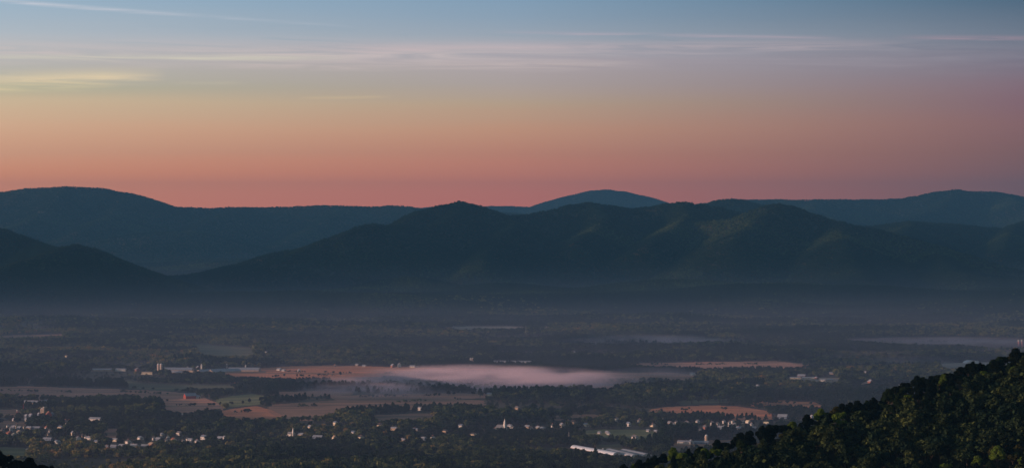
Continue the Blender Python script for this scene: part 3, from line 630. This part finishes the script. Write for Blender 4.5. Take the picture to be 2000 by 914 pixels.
# --- hamlet lower left
HL = 'houses of the lower left hamlet'
for i, (px, py, w, l, h, rot, wl, rf, lb) in enumerate([
 (209,876,6,9,3.4,50,'brick','greyroof','small pink house at the left end of the lower left hamlet'),
 (222,874,6,12,2.6,75,'bluemetal','metal','low blue grey roof right of the small pink house'),
 (238,874,9,14,3.6,50,'white','metal','large sunlit house with pale roof left in the hamlet'),
 (262,873,9,16,3.2,60,'white','metal','wide white house with pale roof in the middle of the hamlet'),
 (267,875,4,5,3.6,25,'white','darkroof','bright small gable in front of the wide white house'),
 (283,873,6,14,2.6,78,'bluemetal','metal','long low grey roof between the wide house and the red lit house'),
 (296,871,9,12,3.8,40,'brick','tan','red lit house right in the hamlet'),
 (300,859,5,6,4,30,'white','darkroof','white gable behind the red lit house'),
 (309,860,6,10,3,65,'bluemetal','metal','blue grey roof behind and right of the red lit house'),
 (324,864,4,6,4,30,'cream','darkroof','thin cream house left of the pointed white gable'),
 (328,858,5,6,5,20,'white','darkroof','pointed white gable above the thin cream house'),
 (339,862,8,9,4.2,35,'cream','brick','sunlit orange house right of the pointed white gable'),
 (93,860,9,18,3,72,'bluemetal','metal','long grey roofs in the shade above the yellow trees'),
 (161,853,3,4,3.4,30,'tan','darkroof','tiny tan shed left of the white farmhouse in the woods'),
 (167,858,4,5,5,30,'white','darkroof','narrow white gable of the farmhouse in the woods'),
 (174,859,8,12,4,60,'white','metal','grey roofed white farmhouse in the woods'),
 (54,878,5,8,3,50,'white','darkroof','small white house at the right end of the green field'),
 (356,812,3.5,4,3,30,'white','metal','tiny white house alone above the left woods')]):
    house(px, py, lb, w, l, h, 2.5, rot, wl, rf, group=HL if i < 12 else None, chim=(i % 3 == 0), wing=(i in (2, 3)))
# --- village at the left edge
LV = 'houses of the village at the left edge'
for i, (px, py, w, l, h, rot, wl, rf, lb) in enumerate([
 (4,844,5,7,4,35,'tan','darkroof','tan house at the very left edge of the village'),
 (15,836,5,6,5,25,'white','darkroof','narrow white gable, upper left in the village'),
 (21,843,5,7,6,25,'white','greyroof','tall white house above the big bright pair'),
 (18,850,10,11,4.6,35,'brick','brick','large pink house, left of the big bright pair'),
 (27,852,9,9,3.8,20,'white','cream','brightest white house of the left village, right of the pink one'),
 (26,836,6,9,3,60,'bluemetal','metal','blue grey roof between the upper two gables'),
 (32,836,6,7,4.6,30,'cream','darkroof','golden lit house in the upper row of the left village'),
 (38,839,8,9,4,55,'bluemetal','metal','steep blue grey roof right of the golden lit house'),
 (37,846,8,9,3,35,'cream','tan','golden roofed house right of the brightest house'),
 (47,837,4,5,4,30,'cream','darkroof','small cream house under a tan strip'),
 (57,838,8,12,3,60,'tan','metal','grey roofed house in the middle of the upper row'),
 (71,838,10,18,3,70,'bluemetal','metal','wide blue grey roofed building ending the upper row'),
 (90,839,5,6,4,40,'white','brick','white house with a red roof right of the village'),
 (97,845,4,5,4.2,30,'white','darkroof','tiny bright house right below the red roofed one'),
 (94,850,3,4,3.4,30,'tan','darkroof','tiny tan house lowest right of the village'),
 (26,822,4,6,3,40,'white','metal','small bright house on the road above the village, left one'),
 (50,822,4,7,3,45,'cream','metal','small cream house on the road above the village, right one'),
 (130,828,4,5,4,30,'white','darkroof','lone bright house between village and long white building'),
 (60,814,6,8,4,50,'bluemetal','metal','pale blue house below the red mast'),
 (51,815,5,7,3.6,50,'bluemetal','metal','dim grey house left of the pale blue house'),
 (76,814,5,7,6,30,'bluemetal','metal','dim tall grey shed left of the tan silos'),
 (102,815,5,6,8,30,'bluemetal','metal','tall blue grey farm tower right of the red barn')]):
    house(px, py, lb, w, l, h, 2.4, rot, wl, rf, group=LV, chim=(i % 3 == 0))
barn(61, 789, 'long pale roofed barn with orange lit left end above the red mast', 9, 24, 3.4, 2.6, 72, 'tan', 'metal')
house(82, 787, 'small bright shed left of a second one beyond the long pale barn', 4, 6, 2.6, 1.5, 40, 'white', 'metal', name='shed', cat='shed')
house(90, 785, 'tiny bright shed farthest right beyond the long pale barn', 5, 7, 2.6, 1.5, 40, 'white', 'metal', name='shed', cat='shed')
mast(45, 806, 'bright red thin mast above the left village', 13, 0.45)
water_tank(33, 808, 'small white ball topped water tank left of the red mast', 4, 1.2)
silo(81.5, 811, 'lower tan silo, left of the pair beside the red barn', 1.6, 10, 'tan'); silo(85.5, 812, 'taller tan silo with white dome beside the red barn', 1.8, 12.5, 'tan', 'white')
barn(95, 815, 'bright red barn right of the tan silos', 8, 10, 5.5, 4, 15, 'red', 'brick')
house(187, 824, 'long two storey white building with windows and lit gable', 10, 20, 5.0, 2.2, 62, 'white', 'metal', name='school', cat='building', chim=False)

def scattered(rows, what, group):
    r = random.Random(len(rows)*7+int(rows[0][0])); n = len(rows); words = 'leftmost,second from left,third from left,fourth from left,fifth from left,sixth from left,seventh from left,eighth from left,ninth from left,tenth from left,eleventh from left,twelfth from left'.split(',')
    for k, (px, py) in enumerate(sorted(rows)):
        house(px, py, what+', '+('rightmost' if k == n-1 else words[k]), r.uniform(6, 9), r.uniform(7, 13), r.uniform(3.4, 5.4), r.uniform(2, 3), r.uniform(20, 65), r.choice(['white', 'cream', 'tan', 'white']), r.choice(['greyroof', 'darkroof', 'metal', 'bluemetal']), group=group, chim=r.random() < 0.4)
scattered([(118,838),(142,850),(152,861),(188,866),(225,862),(250,866),(274,858),(317,853),(350,850),(385,866),(398,858),(112,866)], 'small house scattered in the lower left woods', 'houses scattered in the lower left woods')
scattered([(655,830),(690,848),(705,858),(742,834),(812,842),(845,858),(870,846),(900,835),(925,852),(605,838)], 'small house scattered in the central woods', 'houses scattered in the central woods')
scattered([(1098,834),(1120,828),(1145,832),(1205,822),(1228,832),(1250,824),(1275,833),(1292,822),(1240,858)], 'small house scattered right of the church', 'houses scattered between the church and the right village')
scattered([(60,690),(130,697),(520,690),(1120,690),(1240,748),(1450,742),(1480,758),(820,801),(1010,800)], 'far small farmhouse scattered across the hazy middle valley', 'far farmhouses of the middle valley')

# ------------------------------------------------------------------ trees
def crown_np(seed, Hh=12, Rr=4.2, nclump=22, per=230, leaf=0.55, kind='round'):
    r = np.random.default_rng(seed); V = []; cents = []
    for c in range(nclump):
        if kind == 'pine':
            t = (c+0.5)/nclump; z = Hh*(0.30+0.68*t); rad = Rr*(1-t)**0.5*r.uniform(0.45, 1.05)+0.2
            a = c*2.4+r.uniform(-.4, .4); cen = np.array([rad*0.6*math.cos(a), rad*0.6*math.sin(a), z]); cr = np.array([0.85, 0.85, 0.42])*(0.7+Rr*0.42*(1-t)**0.8)
        else:
            u = r.normal(size=3); u /= np.linalg.norm(u); q = r.uniform(0.35, 0.80)
            cen = np.array([u[0]*Rr*q, u[1]*Rr*q, Hh*0.60+u[2]*Hh*0.33*q]); s = r.uniform(0.26, 0.46)*Rr; cr = np.array([s, s, s*0.78])
        cents.append((cen, cr))
        n = int(per*r.uniform(0.7, 1.3)); d = r.normal(size=(n, 3)); d /= np.linalg.norm(d, axis=1)[:, None]; d[:,2] = np.where(d[:,2] < -0.35, -d[:,2], d[:,2])
        p = cen + d*cr*(r.uniform(0.55, 1.12, n)[:, None])
        nn = d+r.normal(size=(n, 3))*0.55; nn /= np.linalg.norm(nn, axis=1)[:, None]
        t1 = np.cross(nn, r.normal(size=(n, 3))); t1 /= np.linalg.norm(t1, axis=1)[:, None]; t2 = np.cross(nn, t1)
        sz = leaf*r.uniform(0.6, 1.3, n)[:, None]
        V.append(np.stack([p-t1*sz, p-t2*sz*0.6, p+t1*sz, p+t2*sz*0.6], 1))
    V = np.concatenate(V).reshape(-1, 3); return V, np.arange(len(V)).reshape(-1, 4), cents
def trunk_mb(Hh, cents, rad=0.28, limbs=8, seed=0):
    b = MB(); r = random.Random(seed); p = [(0,0,-1.5)]; n = 5
    for i in range(1, n+1): p.append((r.uniform(-.18, .18)*i, r.uniform(-.18, .18)*i, Hh*0.78*i/n))
    for i in range(n): b.tube(p[i], p[i+1], rad*(1-i/n*0.8), rad*(1-(i+1)/n*0.8), 8)
    for cen, cr in cents[:limbs]:
        z = max(Hh*0.28, cen[2]-Hh*0.22); k = min(n-1, int(z/(Hh*0.78)*n)); b.tube(p[k], tuple(cen), rad*0.38, 0.05, 5)
    return b
# near trees: real parts, copied one by one
NEAR = []
for i, (kind, Hh, Rr, nc, per, leaf) in enumerate([('round', 12.5, 4.3, 26, 250, 0.42), ('round', 11.5, 4.8, 24, 260, 0.44), ('round', 13.5, 3.7, 26, 220, 0.40), ('pine', 13.5, 3.9, 30, 150, 0.40), ('round', 10.0, 3.6, 18, 230, 0.40)]):
    V, Q, cents = crown_np(100+i, Hh, Rr, nc, per, leaf, kind); cm = npmesh('crown', V, Q); cm.materials.append(M['leaves'])
    tm = trunk_mb(Hh, cents, 0.26, 9, i).mesh('trunk'); tm.materials.append(M['bark']); NEAR.append((kind, tm, cm, Hh, Rr))
COL = {'black': (0.004,0.006,0.006), 'dark': (0.005,0.009,0.006), 'green': (0.013,0.025,0.010), 'sunlit_green': (0.075,0.125,0.022), 'gold': (0.12,0.10,0.02), 'rust': (0.12,0.05,0.022), 'olive': (0.035,0.038,0.014)}  # the yellow-green carries sunlight painted into the leaf colour
def near_tree(x, y, z, vi, sc, colname, label, group, nm='tree'):
    kind, tm, cm, Hh, Rr = NEAR[vi]; r = empty('pine_tree' if kind == 'pine' else 'broadleaf_tree', (x, y, z), random.uniform(0, 6.28)); r.scale = (sc, sc, sc*random.uniform(0.92, 1.12))
    tag(r, label, 'tree', group)
    t = bpy.data.objects.new('trunk', tm); c = bpy.data.objects.new('crown', cm)
    for q in (t, c): S.collection.objects.link(q); q.parent = r
    b = COL[colname]; v = random.uniform(0.8, 1.2); c.color = (b[0]*v, b[1]*v, b[2]*v, 1)
    return r
zn = near_z(NH, 71); zk = near_z(NK, 73)
# poisson-like scatter over the visible face of the right hillside
def scatter_hill(zf, p0, p1, d0, d1, step, seed, test):
    r = random.Random(seed); pts = []
    y = d0
    while y < d1:
        x = (p0-1000)/F*y
        while x < (p1-1000)/F*y:
            xx, yy = x+r.uniform(-.42, .42)*step, y+r.uniform(-.42, .42)*step; z = float(zf(np.array([xx]), np.array([yy]))[0]); px = 1000+F*xx/yy; top = YH+F*(HC-z-11)/yy
            if z > -15 and test(px, top, yy, z): pts.append((xx, yy, z, px, top))
            x += step
        y += step*0.9
    return pts
crest = lambda px: np.interp(px, [q[0] for q in NH[0][0]], [q[1]-8.5*F/q[2] for q in NH[0][0]])
crestD = lambda px: np.interp(px, [q[0] for q in NH[0][0]], [q[2] for q in NH[0][0]])
allp = scatter_hill(zn, 1130, 2080, 1150, 1425, 5.1, 5, lambda px, top, y, z: top < 960 and y < crestD(px)+9)
allp.sort(key=lambda p: -p[1]); inview = [p for p in allp if 1190 < p[3] < 2015 and p[4] < 916]
GR = 'trees of the dark wooded hillside on the right'
open('/tmp/cnt','a').write(f'{len(allp)} {len(inview)}\n')
TREES = []
indiv = sorted(inview, key=lambda p: (p[4]-crest(p[3]) > 16, p[1]))[:285]
ids = set(id(p) for p in indiv); rest = [p for p in allp if id(p) not in ids]
rest += scatter_hill(zn, 2080, 3050, 1130, 1500, 6.8, 6, lambda px, top, y, z: True)
rest += scatter_hill(zn, 1100, 2080, 1425, 1500, 7.0, 8, lambda px, top, y, z: True)
SHAPE = ['rounded tree', 'spreading tree', 'upright tree', 'pine', 'bushy small tree']
FACE = [('lower slope', 'growing low on the near right hillside'), ('mid', 'growing halfway up the near right hillside'), ('crest', 'standing on the crest line of the near right hillside')]
def where(px, top):
    d = top-crest(px)
    row = 'crest' if d < 22 else ('upper slope' if d < 75 else ('middle slope' if d < 140 else 'lower slope'))
    col = 'by left tip' if px < 1450 else ('left of centre' if px < 1640 else ('right of centre' if px < 1820 else 'by right edge'))
    return row, col
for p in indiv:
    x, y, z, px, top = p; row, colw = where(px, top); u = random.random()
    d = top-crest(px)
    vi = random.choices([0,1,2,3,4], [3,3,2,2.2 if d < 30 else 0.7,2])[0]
    c = 'sunlit_green' if u < (0.18 if d < 40 and px < 1700 else 0.09) else 'gold' if u < 0.19 and d < 40 and px < 1700 else 'rust' if 0.19 < u < 0.196 else 'green' if u < 0.36 else 'olive' if u < 0.46 else 'dark'  # more yellow-green crowns along the left crest, painting sunlight there
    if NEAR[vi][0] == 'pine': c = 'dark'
    desc = {'dark': 'very dark green', 'green': 'mid green', 'sunlit_green': 'sunlit yellow green', 'gold': 'golden yellow', 'rust': 'rust orange', 'olive': 'olive'}[c]
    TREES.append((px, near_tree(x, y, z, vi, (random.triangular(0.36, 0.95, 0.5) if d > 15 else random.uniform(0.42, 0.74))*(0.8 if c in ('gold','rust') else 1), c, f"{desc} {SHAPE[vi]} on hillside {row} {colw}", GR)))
z0 = lambda px, D: float(zn(np.array([(px-1000)/F*D]), np.array([float(D)]))[0])
for px, D, vi, sc, c, lb in [(1985,1394,0,0.92,'dark','largest dark bushy tree crowning the ridge by the right edge'),(1950,1390,3,0.72,'dark','slim dark pine left of the largest ridge tree'),(1850,1385,1,0.75,'dark','broad dark tree topping the ridge with a gap on its right'),(1675,1378,2,0.72,'dark','upright dark tree sticking up from the middle of the ridge'),(1648,1376,2,0.66,'dark','upright dark tree left of the tallest mid ridge tree'),(1500,1366,1,0.8,'dark','wide dark crown standing out on the left part of the ridge'),(1345,1358,3,0.6,'dark','dark pine rising from the left tip of the ridge')]:
    near_tree((px-1000)/F*D, D, z0(px, D), vi, sc, c, lb, None)
rest += scatter_hill(zk, -800, -60, 1000, 1250, 7.0, 10, lambda px, top, y, z: True)
kp = scatter_hill(zk, -60, 175, 1060, 1160, 4.6, 9, lambda px, top, y, z: 850 < top < 925)
print('KNOLL', len(kp))
for x, y, z, px, top in kp[-46:] if len(kp) > 46 else kp:
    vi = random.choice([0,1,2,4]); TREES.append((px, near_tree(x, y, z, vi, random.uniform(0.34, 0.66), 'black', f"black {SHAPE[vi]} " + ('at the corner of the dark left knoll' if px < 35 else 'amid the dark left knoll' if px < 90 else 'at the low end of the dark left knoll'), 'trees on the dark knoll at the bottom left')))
ORD = ['leftmost'] + [w+' from left' for w in 'second third fourth fifth sixth seventh eighth ninth tenth eleventh twelfth thirteenth fourteenth fifteenth sixteenth'.split()]
byl = {}
for px, o in TREES: byl.setdefault(o['label'], []).append((px, o))
for lb, q in byl.items():
    if len(q) > 1:
        q.sort(key=lambda t: t[0])
        for k, (px, o) in enumerate(q): o['label'] = lb + ', ' + ('rightmost' if k == len(q)-1 else ORD[min(k, 15)])

# far trees: instanced on points
SRC = bpy.data.collections.new('tree_sources')
for i, (kind, Hh, Rr, nc, per, leaf) in enumerate([('round', 12, 5.0, 12, 34, 1.15), ('round', 11, 5.4, 11, 36, 1.2), ('round', 13, 4.5, 12, 32, 1.1), ('round', 12, 6.0, 14, 30, 1.2), ('pine', 13, 4.4, 13, 28, 1.1)]):
    V, Q, cents = crown_np(300+i, Hh, Rr, nc, per, leaf, kind)
    tb = trunk_mb(Hh, cents, 0.35, 3, i); n = len(tb.v)
    me = bpy.data.meshes.new('tree_source'); me.from_pydata(tb.v+[tuple(v) for v in V], [], tb.f+[tuple(int(k)+n for k in q) for q in Q])
    me.materials.append(M['bark']); me.materials.append(M['canopy'])
    me.polygons.foreach_set('material_index', [0]*len(tb.f)+[1]*len(Q)); me.update()
    SRC.objects.link(bpy.data.objects.new(f'tree_source', me))
def gn_scatter():
    ng = bpy.data.node_groups.new('scatter_trees', 'GeometryNodeTree')
    ng.interface.new_socket('Geometry', in_out='INPUT', socket_type='NodeSocketGeometry'); ng.interface.new_socket('Geometry', in_out='OUTPUT', socket_type='NodeSocketGeometry')
    N = ng.nodes.new; L = ng.links.new; gi = N('NodeGroupInput'); go = N('NodeGroupOutput')
    ci = N('GeometryNodeCollectionInfo'); ci.inputs['Collection'].default_value = SRC; ci.inputs['Separate Children'].default_value = True; ci.inputs['Reset Children'].default_value = True
    ip = N('GeometryNodeInstanceOnPoints'); ip.inputs['Pick Instance'].default_value = True
    def attr(n, t): a = N('GeometryNodeInputNamedAttribute'); a.data_type = t; a.inputs['Name'].default_value = n; return a.outputs['Attribute']
    cx = N('ShaderNodeCombineXYZ'); L(attr('rot', 'FLOAT'), cx.inputs[2])
    L(gi.outputs[0], ip.inputs['Points']); L(ci.outputs[0], ip.inputs['Instance']); L(attr('kindex', 'INT'), ip.inputs['Instance Index'])
    L(cx.outputs[0], ip.inputs['Rotation']); L(attr('scl', 'FLOAT_VECTOR'), ip.inputs['Scale']); L(ip.outputs[0], go.inputs[0])
    return ng
NG = gn_scatter()
def forest(name, label, X, Y, Z, scl, tint, kidx):
    me = bpy.data.meshes.new(name); n = len(X); me.vertices.add(n); me.vertices.foreach_set('co', np.stack([X, Y, Z], -1).astype(np.float32).ravel())
    r = np.random.default_rng(n)
    for nm, t, d in (('rot', 'FLOAT', r.uniform(0, 6.283, n)), ('tint', 'FLOAT', tint)): me.attributes.new(nm, t, 'POINT').data.foreach_set('value', d.astype(np.float32))
    me.attributes.new('kindex', 'INT', 'POINT').data.foreach_set('value', kidx.astype(np.int32))
    sv = np.stack([scl*r.uniform(0.85, 1.25, n), scl*r.uniform(0.85, 1.25, n), scl*r.uniform(0.8, 1.2, n)], -1)
    me.attributes.new('scl', 'FLOAT_VECTOR', 'POINT').data.foreach_set('vector', sv.astype(np.float32).ravel())
    o = link(name, me); md = o.modifiers.new('scatter', 'NODES'); md.node_group = NG; tag(o, label, 'forest', kind='stuff'); open('/tmp/cnt','a').write(f'{name} {n}\n'); return o
# combined surface and horizon map, to skip trees nothing could see
hp = np.arange(-200, 2201, 8); hd = np.arange(3300, 30000, 25.0)
HP, HD = np.meshgrid(hp, hd); HX = (HP-1000)/F*HD; Hz = ground_z(HX, HD)
for nm, rdg, seed, (p0, p1), (d0, d1), _ in MTN:
    m = (HP > p0) & (HP < p1) & (HD > d0) & (HD < d1); h = np.full(HP.shape, -99.0); h[m] = mtn(rdg, HX[m], HD[m], seed); Hz = np.maximum(Hz, h)
el = (Hz-HC)/HD; run = np.maximum.accumulate(el, 0)
def visible(X, Y, Z, up=13, slack=4):
    px = 1000+F*X/Y; j = np.clip(((px+200)/8).astype(int), 0, len(hp)-1); i = np.clip(((Y-3300)/25).astype(int)-1, 0, len(hd)-1)
    return (Z+up-HC)/Y > run[i, j]-slack/F
def topz(X, Y):
    px = 1000+F*X/Y; j = np.clip(np.round((px+200)/8).astype(int), 0, len(hp)-1); i = np.clip(np.round((Y-3300)/25).astype(int), 0, len(hd)-1)
    return Hz[i, j]
# valley woods
def valley():
    n = 330000; D = np.sqrt(rng.uniform(3450**2, 10900**2, n)); px = rng.uniform(-130, 2130, n); X = (px-1000)/F*D; Z = ground_z(X, D)
    py = YH+F*(HC-Z)/D; k = topz(X, D) < Z+4
    dens = fbm(X/260, D/340, 4, 77)+0.10*(D > 8200)
    k &= (dens > 0.335) | (rng.random(n) < 0.14)
    sc = (0.45+1.0*fbm(X/160, D/200, 3, 99))*rng.uniform(0.65, 1.3, n)
    sc = np.where(dens < 0.335, sc*0.7, sc); sc *= np.where((py > 770) , 1.0, 0.9)
    pt = py-12*sc*F/D
    for poly, col, ext in FIELDS:
        for q in (pt+2.5, (pt+py)/2, py, py-1): k &= ~inpoly(px, q, poly)
    # keep sight lines to the buildings
    r_ = 5.2*sc*F/D
    for bx, by, hw, hh, bd in BLD:
        near = np.abs(px-bx) < hw*0.85+r_*0.75
        k &= ~(near & (D < bd+6) & (pt < by-hh*0.6) & (py > by-hh*1.1))
        k &= ~(near & (np.abs(D-bd) < hw*D/F*0.9+4))
        bX = (bx-1000)/F*bd; al = (X-bX)*_to.x+(D-bd)*_to.y; pe = -(X-bX)*_to.y+(D-bd)*_to.x
        k &= ~((al > 0) & (al < 88) & (np.abs(pe) < hw/F*bd*0.9+5))
    X, D, Z, px, py, sc, dens = (v[k] for v in (X, D, Z, px, py, sc, dens))
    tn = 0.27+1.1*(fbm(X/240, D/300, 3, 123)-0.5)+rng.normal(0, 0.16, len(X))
    tn -= 0.06; tn += 0.6*np.exp(-(((px-130)/60)**2+((py-885)/16)**2)) + 0.16*np.clip((660-px)/660, 0, 1)  # lower-left patch: yellow sunlight and autumn colour both put into the tint
    # shelterwood of darker conifers
    kx = rng.integers(0, 4, len(X)); con = (fbm(X/300, D/300, 3, 171) > 0.66) | (rng.random(len(X)) < 0.03); kx = np.where(con, 4, kx); tn = np.where(con, 0.05, tn)
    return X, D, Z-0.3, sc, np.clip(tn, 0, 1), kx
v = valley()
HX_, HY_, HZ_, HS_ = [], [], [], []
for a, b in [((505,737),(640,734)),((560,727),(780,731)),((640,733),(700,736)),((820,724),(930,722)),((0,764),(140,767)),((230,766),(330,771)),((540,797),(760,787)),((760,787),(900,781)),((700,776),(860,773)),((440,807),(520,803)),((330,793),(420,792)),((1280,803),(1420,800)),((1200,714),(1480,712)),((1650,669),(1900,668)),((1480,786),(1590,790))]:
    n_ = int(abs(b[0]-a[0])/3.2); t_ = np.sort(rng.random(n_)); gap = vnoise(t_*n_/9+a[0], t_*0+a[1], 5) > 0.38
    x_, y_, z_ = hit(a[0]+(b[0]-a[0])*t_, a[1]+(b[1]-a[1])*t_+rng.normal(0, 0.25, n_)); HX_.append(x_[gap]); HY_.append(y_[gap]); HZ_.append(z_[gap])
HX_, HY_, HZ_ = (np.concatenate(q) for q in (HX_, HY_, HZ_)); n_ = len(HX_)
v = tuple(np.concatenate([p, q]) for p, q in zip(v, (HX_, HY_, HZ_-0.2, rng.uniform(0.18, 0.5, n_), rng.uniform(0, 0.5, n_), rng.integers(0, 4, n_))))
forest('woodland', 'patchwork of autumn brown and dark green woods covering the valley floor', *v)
def slope_forest(name, label, sel, n, smin=0.7):
    XX = []; 
    for nm, rdg, seed, (p0, p1), (d0, d1), key in MTN:
        if key not in sel: continue
        q = int(n*((min(p1,2150)-max(p0,-150))/(2300))); px = rng.uniform(max(p0,-150), min(p1,2150), q); D = rng.uniform(d0, d1, q); X = (px-1000)/F*D
        Z = mtn(rdg, X, D, seed); k = (Z > ground_z(X, D)+1) & (Z > topz(X, D)-6); X, D, Z = X[k], D[k], Z[k]; k = visible(X, D, Z); XX.append(np.stack([X[k], D[k], Z[k]-0.8]))
    X, D, Z = np.concatenate(XX, 1); sc = smin+0.3*rng.random(len(X)); tn = 0.32+0.8*(fbm(X/400, D/400, 3, 201)-0.5)-0.2+rng.normal(0, 0.05, len(X))
    kx = rng.integers(0, 4, len(X)); con = rng.random(len(X)) < 0.12; kx = np.where(con, 4, kx)
    forest(name, label, X, D, Z, sc, np.clip(tn, 0, 1), kx)
slope_forest('mountain_forest', 'continuous forest on the dark central mountain and its foothills', 'dh', 330000)
slope_forest('mountain_forest', 'hazy forest on the left hills', 'c', 330000)
slope_forest('mountain_forest', 'hazy forest on the far left mountain', 'a', 330000, 0.8)
slope_forest('mountain_forest', 'pale forest on the far ridges to the right and behind', 'begf', 330000, 0.8)
if rest:
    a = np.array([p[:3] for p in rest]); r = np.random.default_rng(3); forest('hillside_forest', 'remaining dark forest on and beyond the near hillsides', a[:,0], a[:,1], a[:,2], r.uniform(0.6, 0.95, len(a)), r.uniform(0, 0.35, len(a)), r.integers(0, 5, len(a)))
# lone field trees told apart by eye
def lone(px, py, h, label, vi=0, c='olive'):
    x, y, z = (float(q) for q in hit(px, py)); near_tree(x, y, z, vi, h/NEAR[vi][3], c, label, None)
lone(665, 735, 10, 'lone dark tree in the middle of the brown field', 2, 'dark')
lone(430, 793, 7, 'small tree at the left end of the hedge below the green field', 0); lone(452, 793, 8, 'rounded hedge tree, second below the green field', 1); lone(474, 791, 9, 'taller hedge tree, third below the green field', 2)
lone(487, 789, 10, 'tallest hedge tree below the green field', 2, 'dark'); lone(511, 787, 11, 'round dark tree at the right end of the green field', 1, 'dark')
lone(876, 774, 10, 'misty tree at the left of the fog edge', 0, 'dark'); lone(887, 773, 8, 'smaller misty tree beside it at the fog edge', 4, 'dark'); lone(924, 773, 9, 'misty tree left of the small sunlit farmhouse', 1, 'dark')

# ------------------------------------------------------------------ air
def vol(name, V, col, dens, aniso=0.0, noise=None, half=None, absorb=None):
    m = bpy.data.materials.new(name); m.use_nodes = True; nt = m.node_tree; nt.nodes.clear(); N = nt.nodes.new; L = nt.links.new
    out = N('ShaderNodeOutputMaterial'); pv = N('ShaderNodeVolumePrincipled'); L(pv.outputs[0], out.inputs['Volume'])
    pv.inputs['Color'].default_value = (*col, 1); pv.inputs['Density'].default_value = dens; pv.inputs['Anisotropy'].default_value = aniso
    if noise:
        tc = N('ShaderNodeTexCoord'); mp = N('ShaderNodeVectorMath'); mp.operation = 'DIVIDE'; mp.inputs[1].default_value = half; L(tc.outputs['Object'], mp.inputs[0])
        ln = N('ShaderNodeVectorMath'); ln.operation = 'LENGTH'; L(mp.outputs[0], ln.inputs[0])
        fo = N('ShaderNodeMapRange'); fo.interpolation_type = 'SMOOTHSTEP'; fo.inputs[1].default_value = 1.0; fo.inputs[2].default_value = 0.05; fo.inputs[3].default_value = 0; fo.inputs[4].default_value = 1; L(ln.outputs['Value'], fo.inputs[0])
        mq = N('ShaderNodeMapping'); mq.inputs['Scale'].default_value = noise; L(tc.outputs['Object'], mq.inputs[0])
        nz = N('ShaderNodeTexNoise'); nz.inputs['Scale'].default_value = 1.0; nz.inputs['Detail'].default_value = 4; L(mq.outputs[0], nz.inputs['Vector'])
        r = N('ShaderNodeMapRange'); r.inputs[1].default_value = 0.38; r.inputs[2].default_value = 0.66; L(nz.outputs['Fac'], r.inputs[0])
        a = N('ShaderNodeMath'); a.operation = 'MULTIPLY'; L(fo.outputs[0], a.inputs[0]); L(r.outputs[0], a.inputs[1])
        b = N('ShaderNodeMath'); b.operation = 'MULTIPLY'; L(a.outputs[0], b.inputs[0]); b.inputs[1].default_value = dens; L(b.outputs[0], pv.inputs['Density'])
    return m
b = MB(); b.box(-9000, 9000, -1500, 33500, -40, 680); o = b.build('haze', vol('haze', None, HAZE_C, HAZE_D)); tag(o, kind='stuff')
for k, (top, dn, cl) in enumerate([(16, 2.6e-5, (0.88,0.73,0.90)), (28, 2.0e-5, (0.86,0.73,0.92)), (42, 2.1e-5, (0.70,0.72,0.95)), (60, 2.0e-5, (0.56,0.68,0.97)), (84, 1.7e-5, (0.48,0.62,0.98)), (115, 1.2e-5, (0.36,0.56,0.95)), (150, 0.8e-5, (0.30,0.52,0.92))]):
    b = MB(); b.box(-6500-40*k, 6500+40*k, 3300-30*k, 13500+30*k, -25-0.2*k, top); o = b.build('valley_mist', vol('valley_mist', None, cl, dn)); tag(o, kind='stuff')
def ell(n=28, k=14):
    V = [(0,0,-1)]; 
    for j in range(1, k):
        p = math.pi*j/k-math.pi/2
        for i in range(n): a = 2*math.pi*i/n; V.append((math.cos(p)*math.cos(a), math.cos(p)*math.sin(a), math.sin(p)))
    V.append((0,0,1)); f = [(0, 1+(i+1) % n, 1+i) for i in range(n)]
    for j in range(k-2):
        for i in range(n): q = 1+j*n; f.append((q+i, q+(i+1) % n, q+n+(i+1) % n, q+n+i))
    q = 1+(k-2)*n; f += [(q+i, q+(i+1) % n, len(V)-1) for i in range(n)]; return V, f
EV, EF = ell()
def fog(px0, px1, py0, py1, h, dens, label, rot=0, up=0.0, nz=62):
    D0, D1 = HC*F/(py1-YH), HC*F/(py0-YH); D = (D0+D1)/2; hx = (px1-px0)/2/F*D; hy = (D1-D0)/2; x = ((px0+px1)/2-1000)/F*D
    g = float(ground_z(np.array([x]), np.array([D]))[0]); me = bpy.data.meshes.new('fog_bank'); me.from_pydata([(v[0]*hx, v[1]*hy, v[2]*h) for v in EV], [], EF)
    o = link('fog_bank', me, vol('fog_bank', None, (1.0,0.80,0.90), dens, 0.1, (1/(nz*1.6), 1/(nz*1.2), 1/14), (hx, hy, h))); o.location = (x, D, g+h*0.35+up); o.rotation_euler[2] = R(rot)
    tag(o, label, 'fog', kind='stuff')
fog(640, 1290, 726, 782, 24, 0.046, 'main pink bank of ground fog lying across the valley centre', 13)
fog(540, 900, 744, 790, 15, 0.030, 'lower left tail of the fog bank spilling over woods and field', 10)
fog(1080, 1480, 722, 744, 12, 0.006, 'right tail of the fog bank thinning over the far field')
fog(760, 1150, 750, 782, 10, 0.008, 'near lobe of the fog bank with trees showing through')
fog(1070, 1480, 660, 681, 18, 0.012, 'long thin streak of fog over the far woods'); fog(1330, 1500, 670, 690, 14, 0.004, 'curling wisp of fog under the thin streak')
fog(1600, 2100, 660, 680, 11, 0.009, 'thin mist over the pink field at the right'); fog(1520, 1900, 690, 728, 14, 0.005, 'bluish mist lying in the woods at the right')
fog(-60, 380, 752, 790, 9, 0.002, 'faint mist over the long pink field at the left')
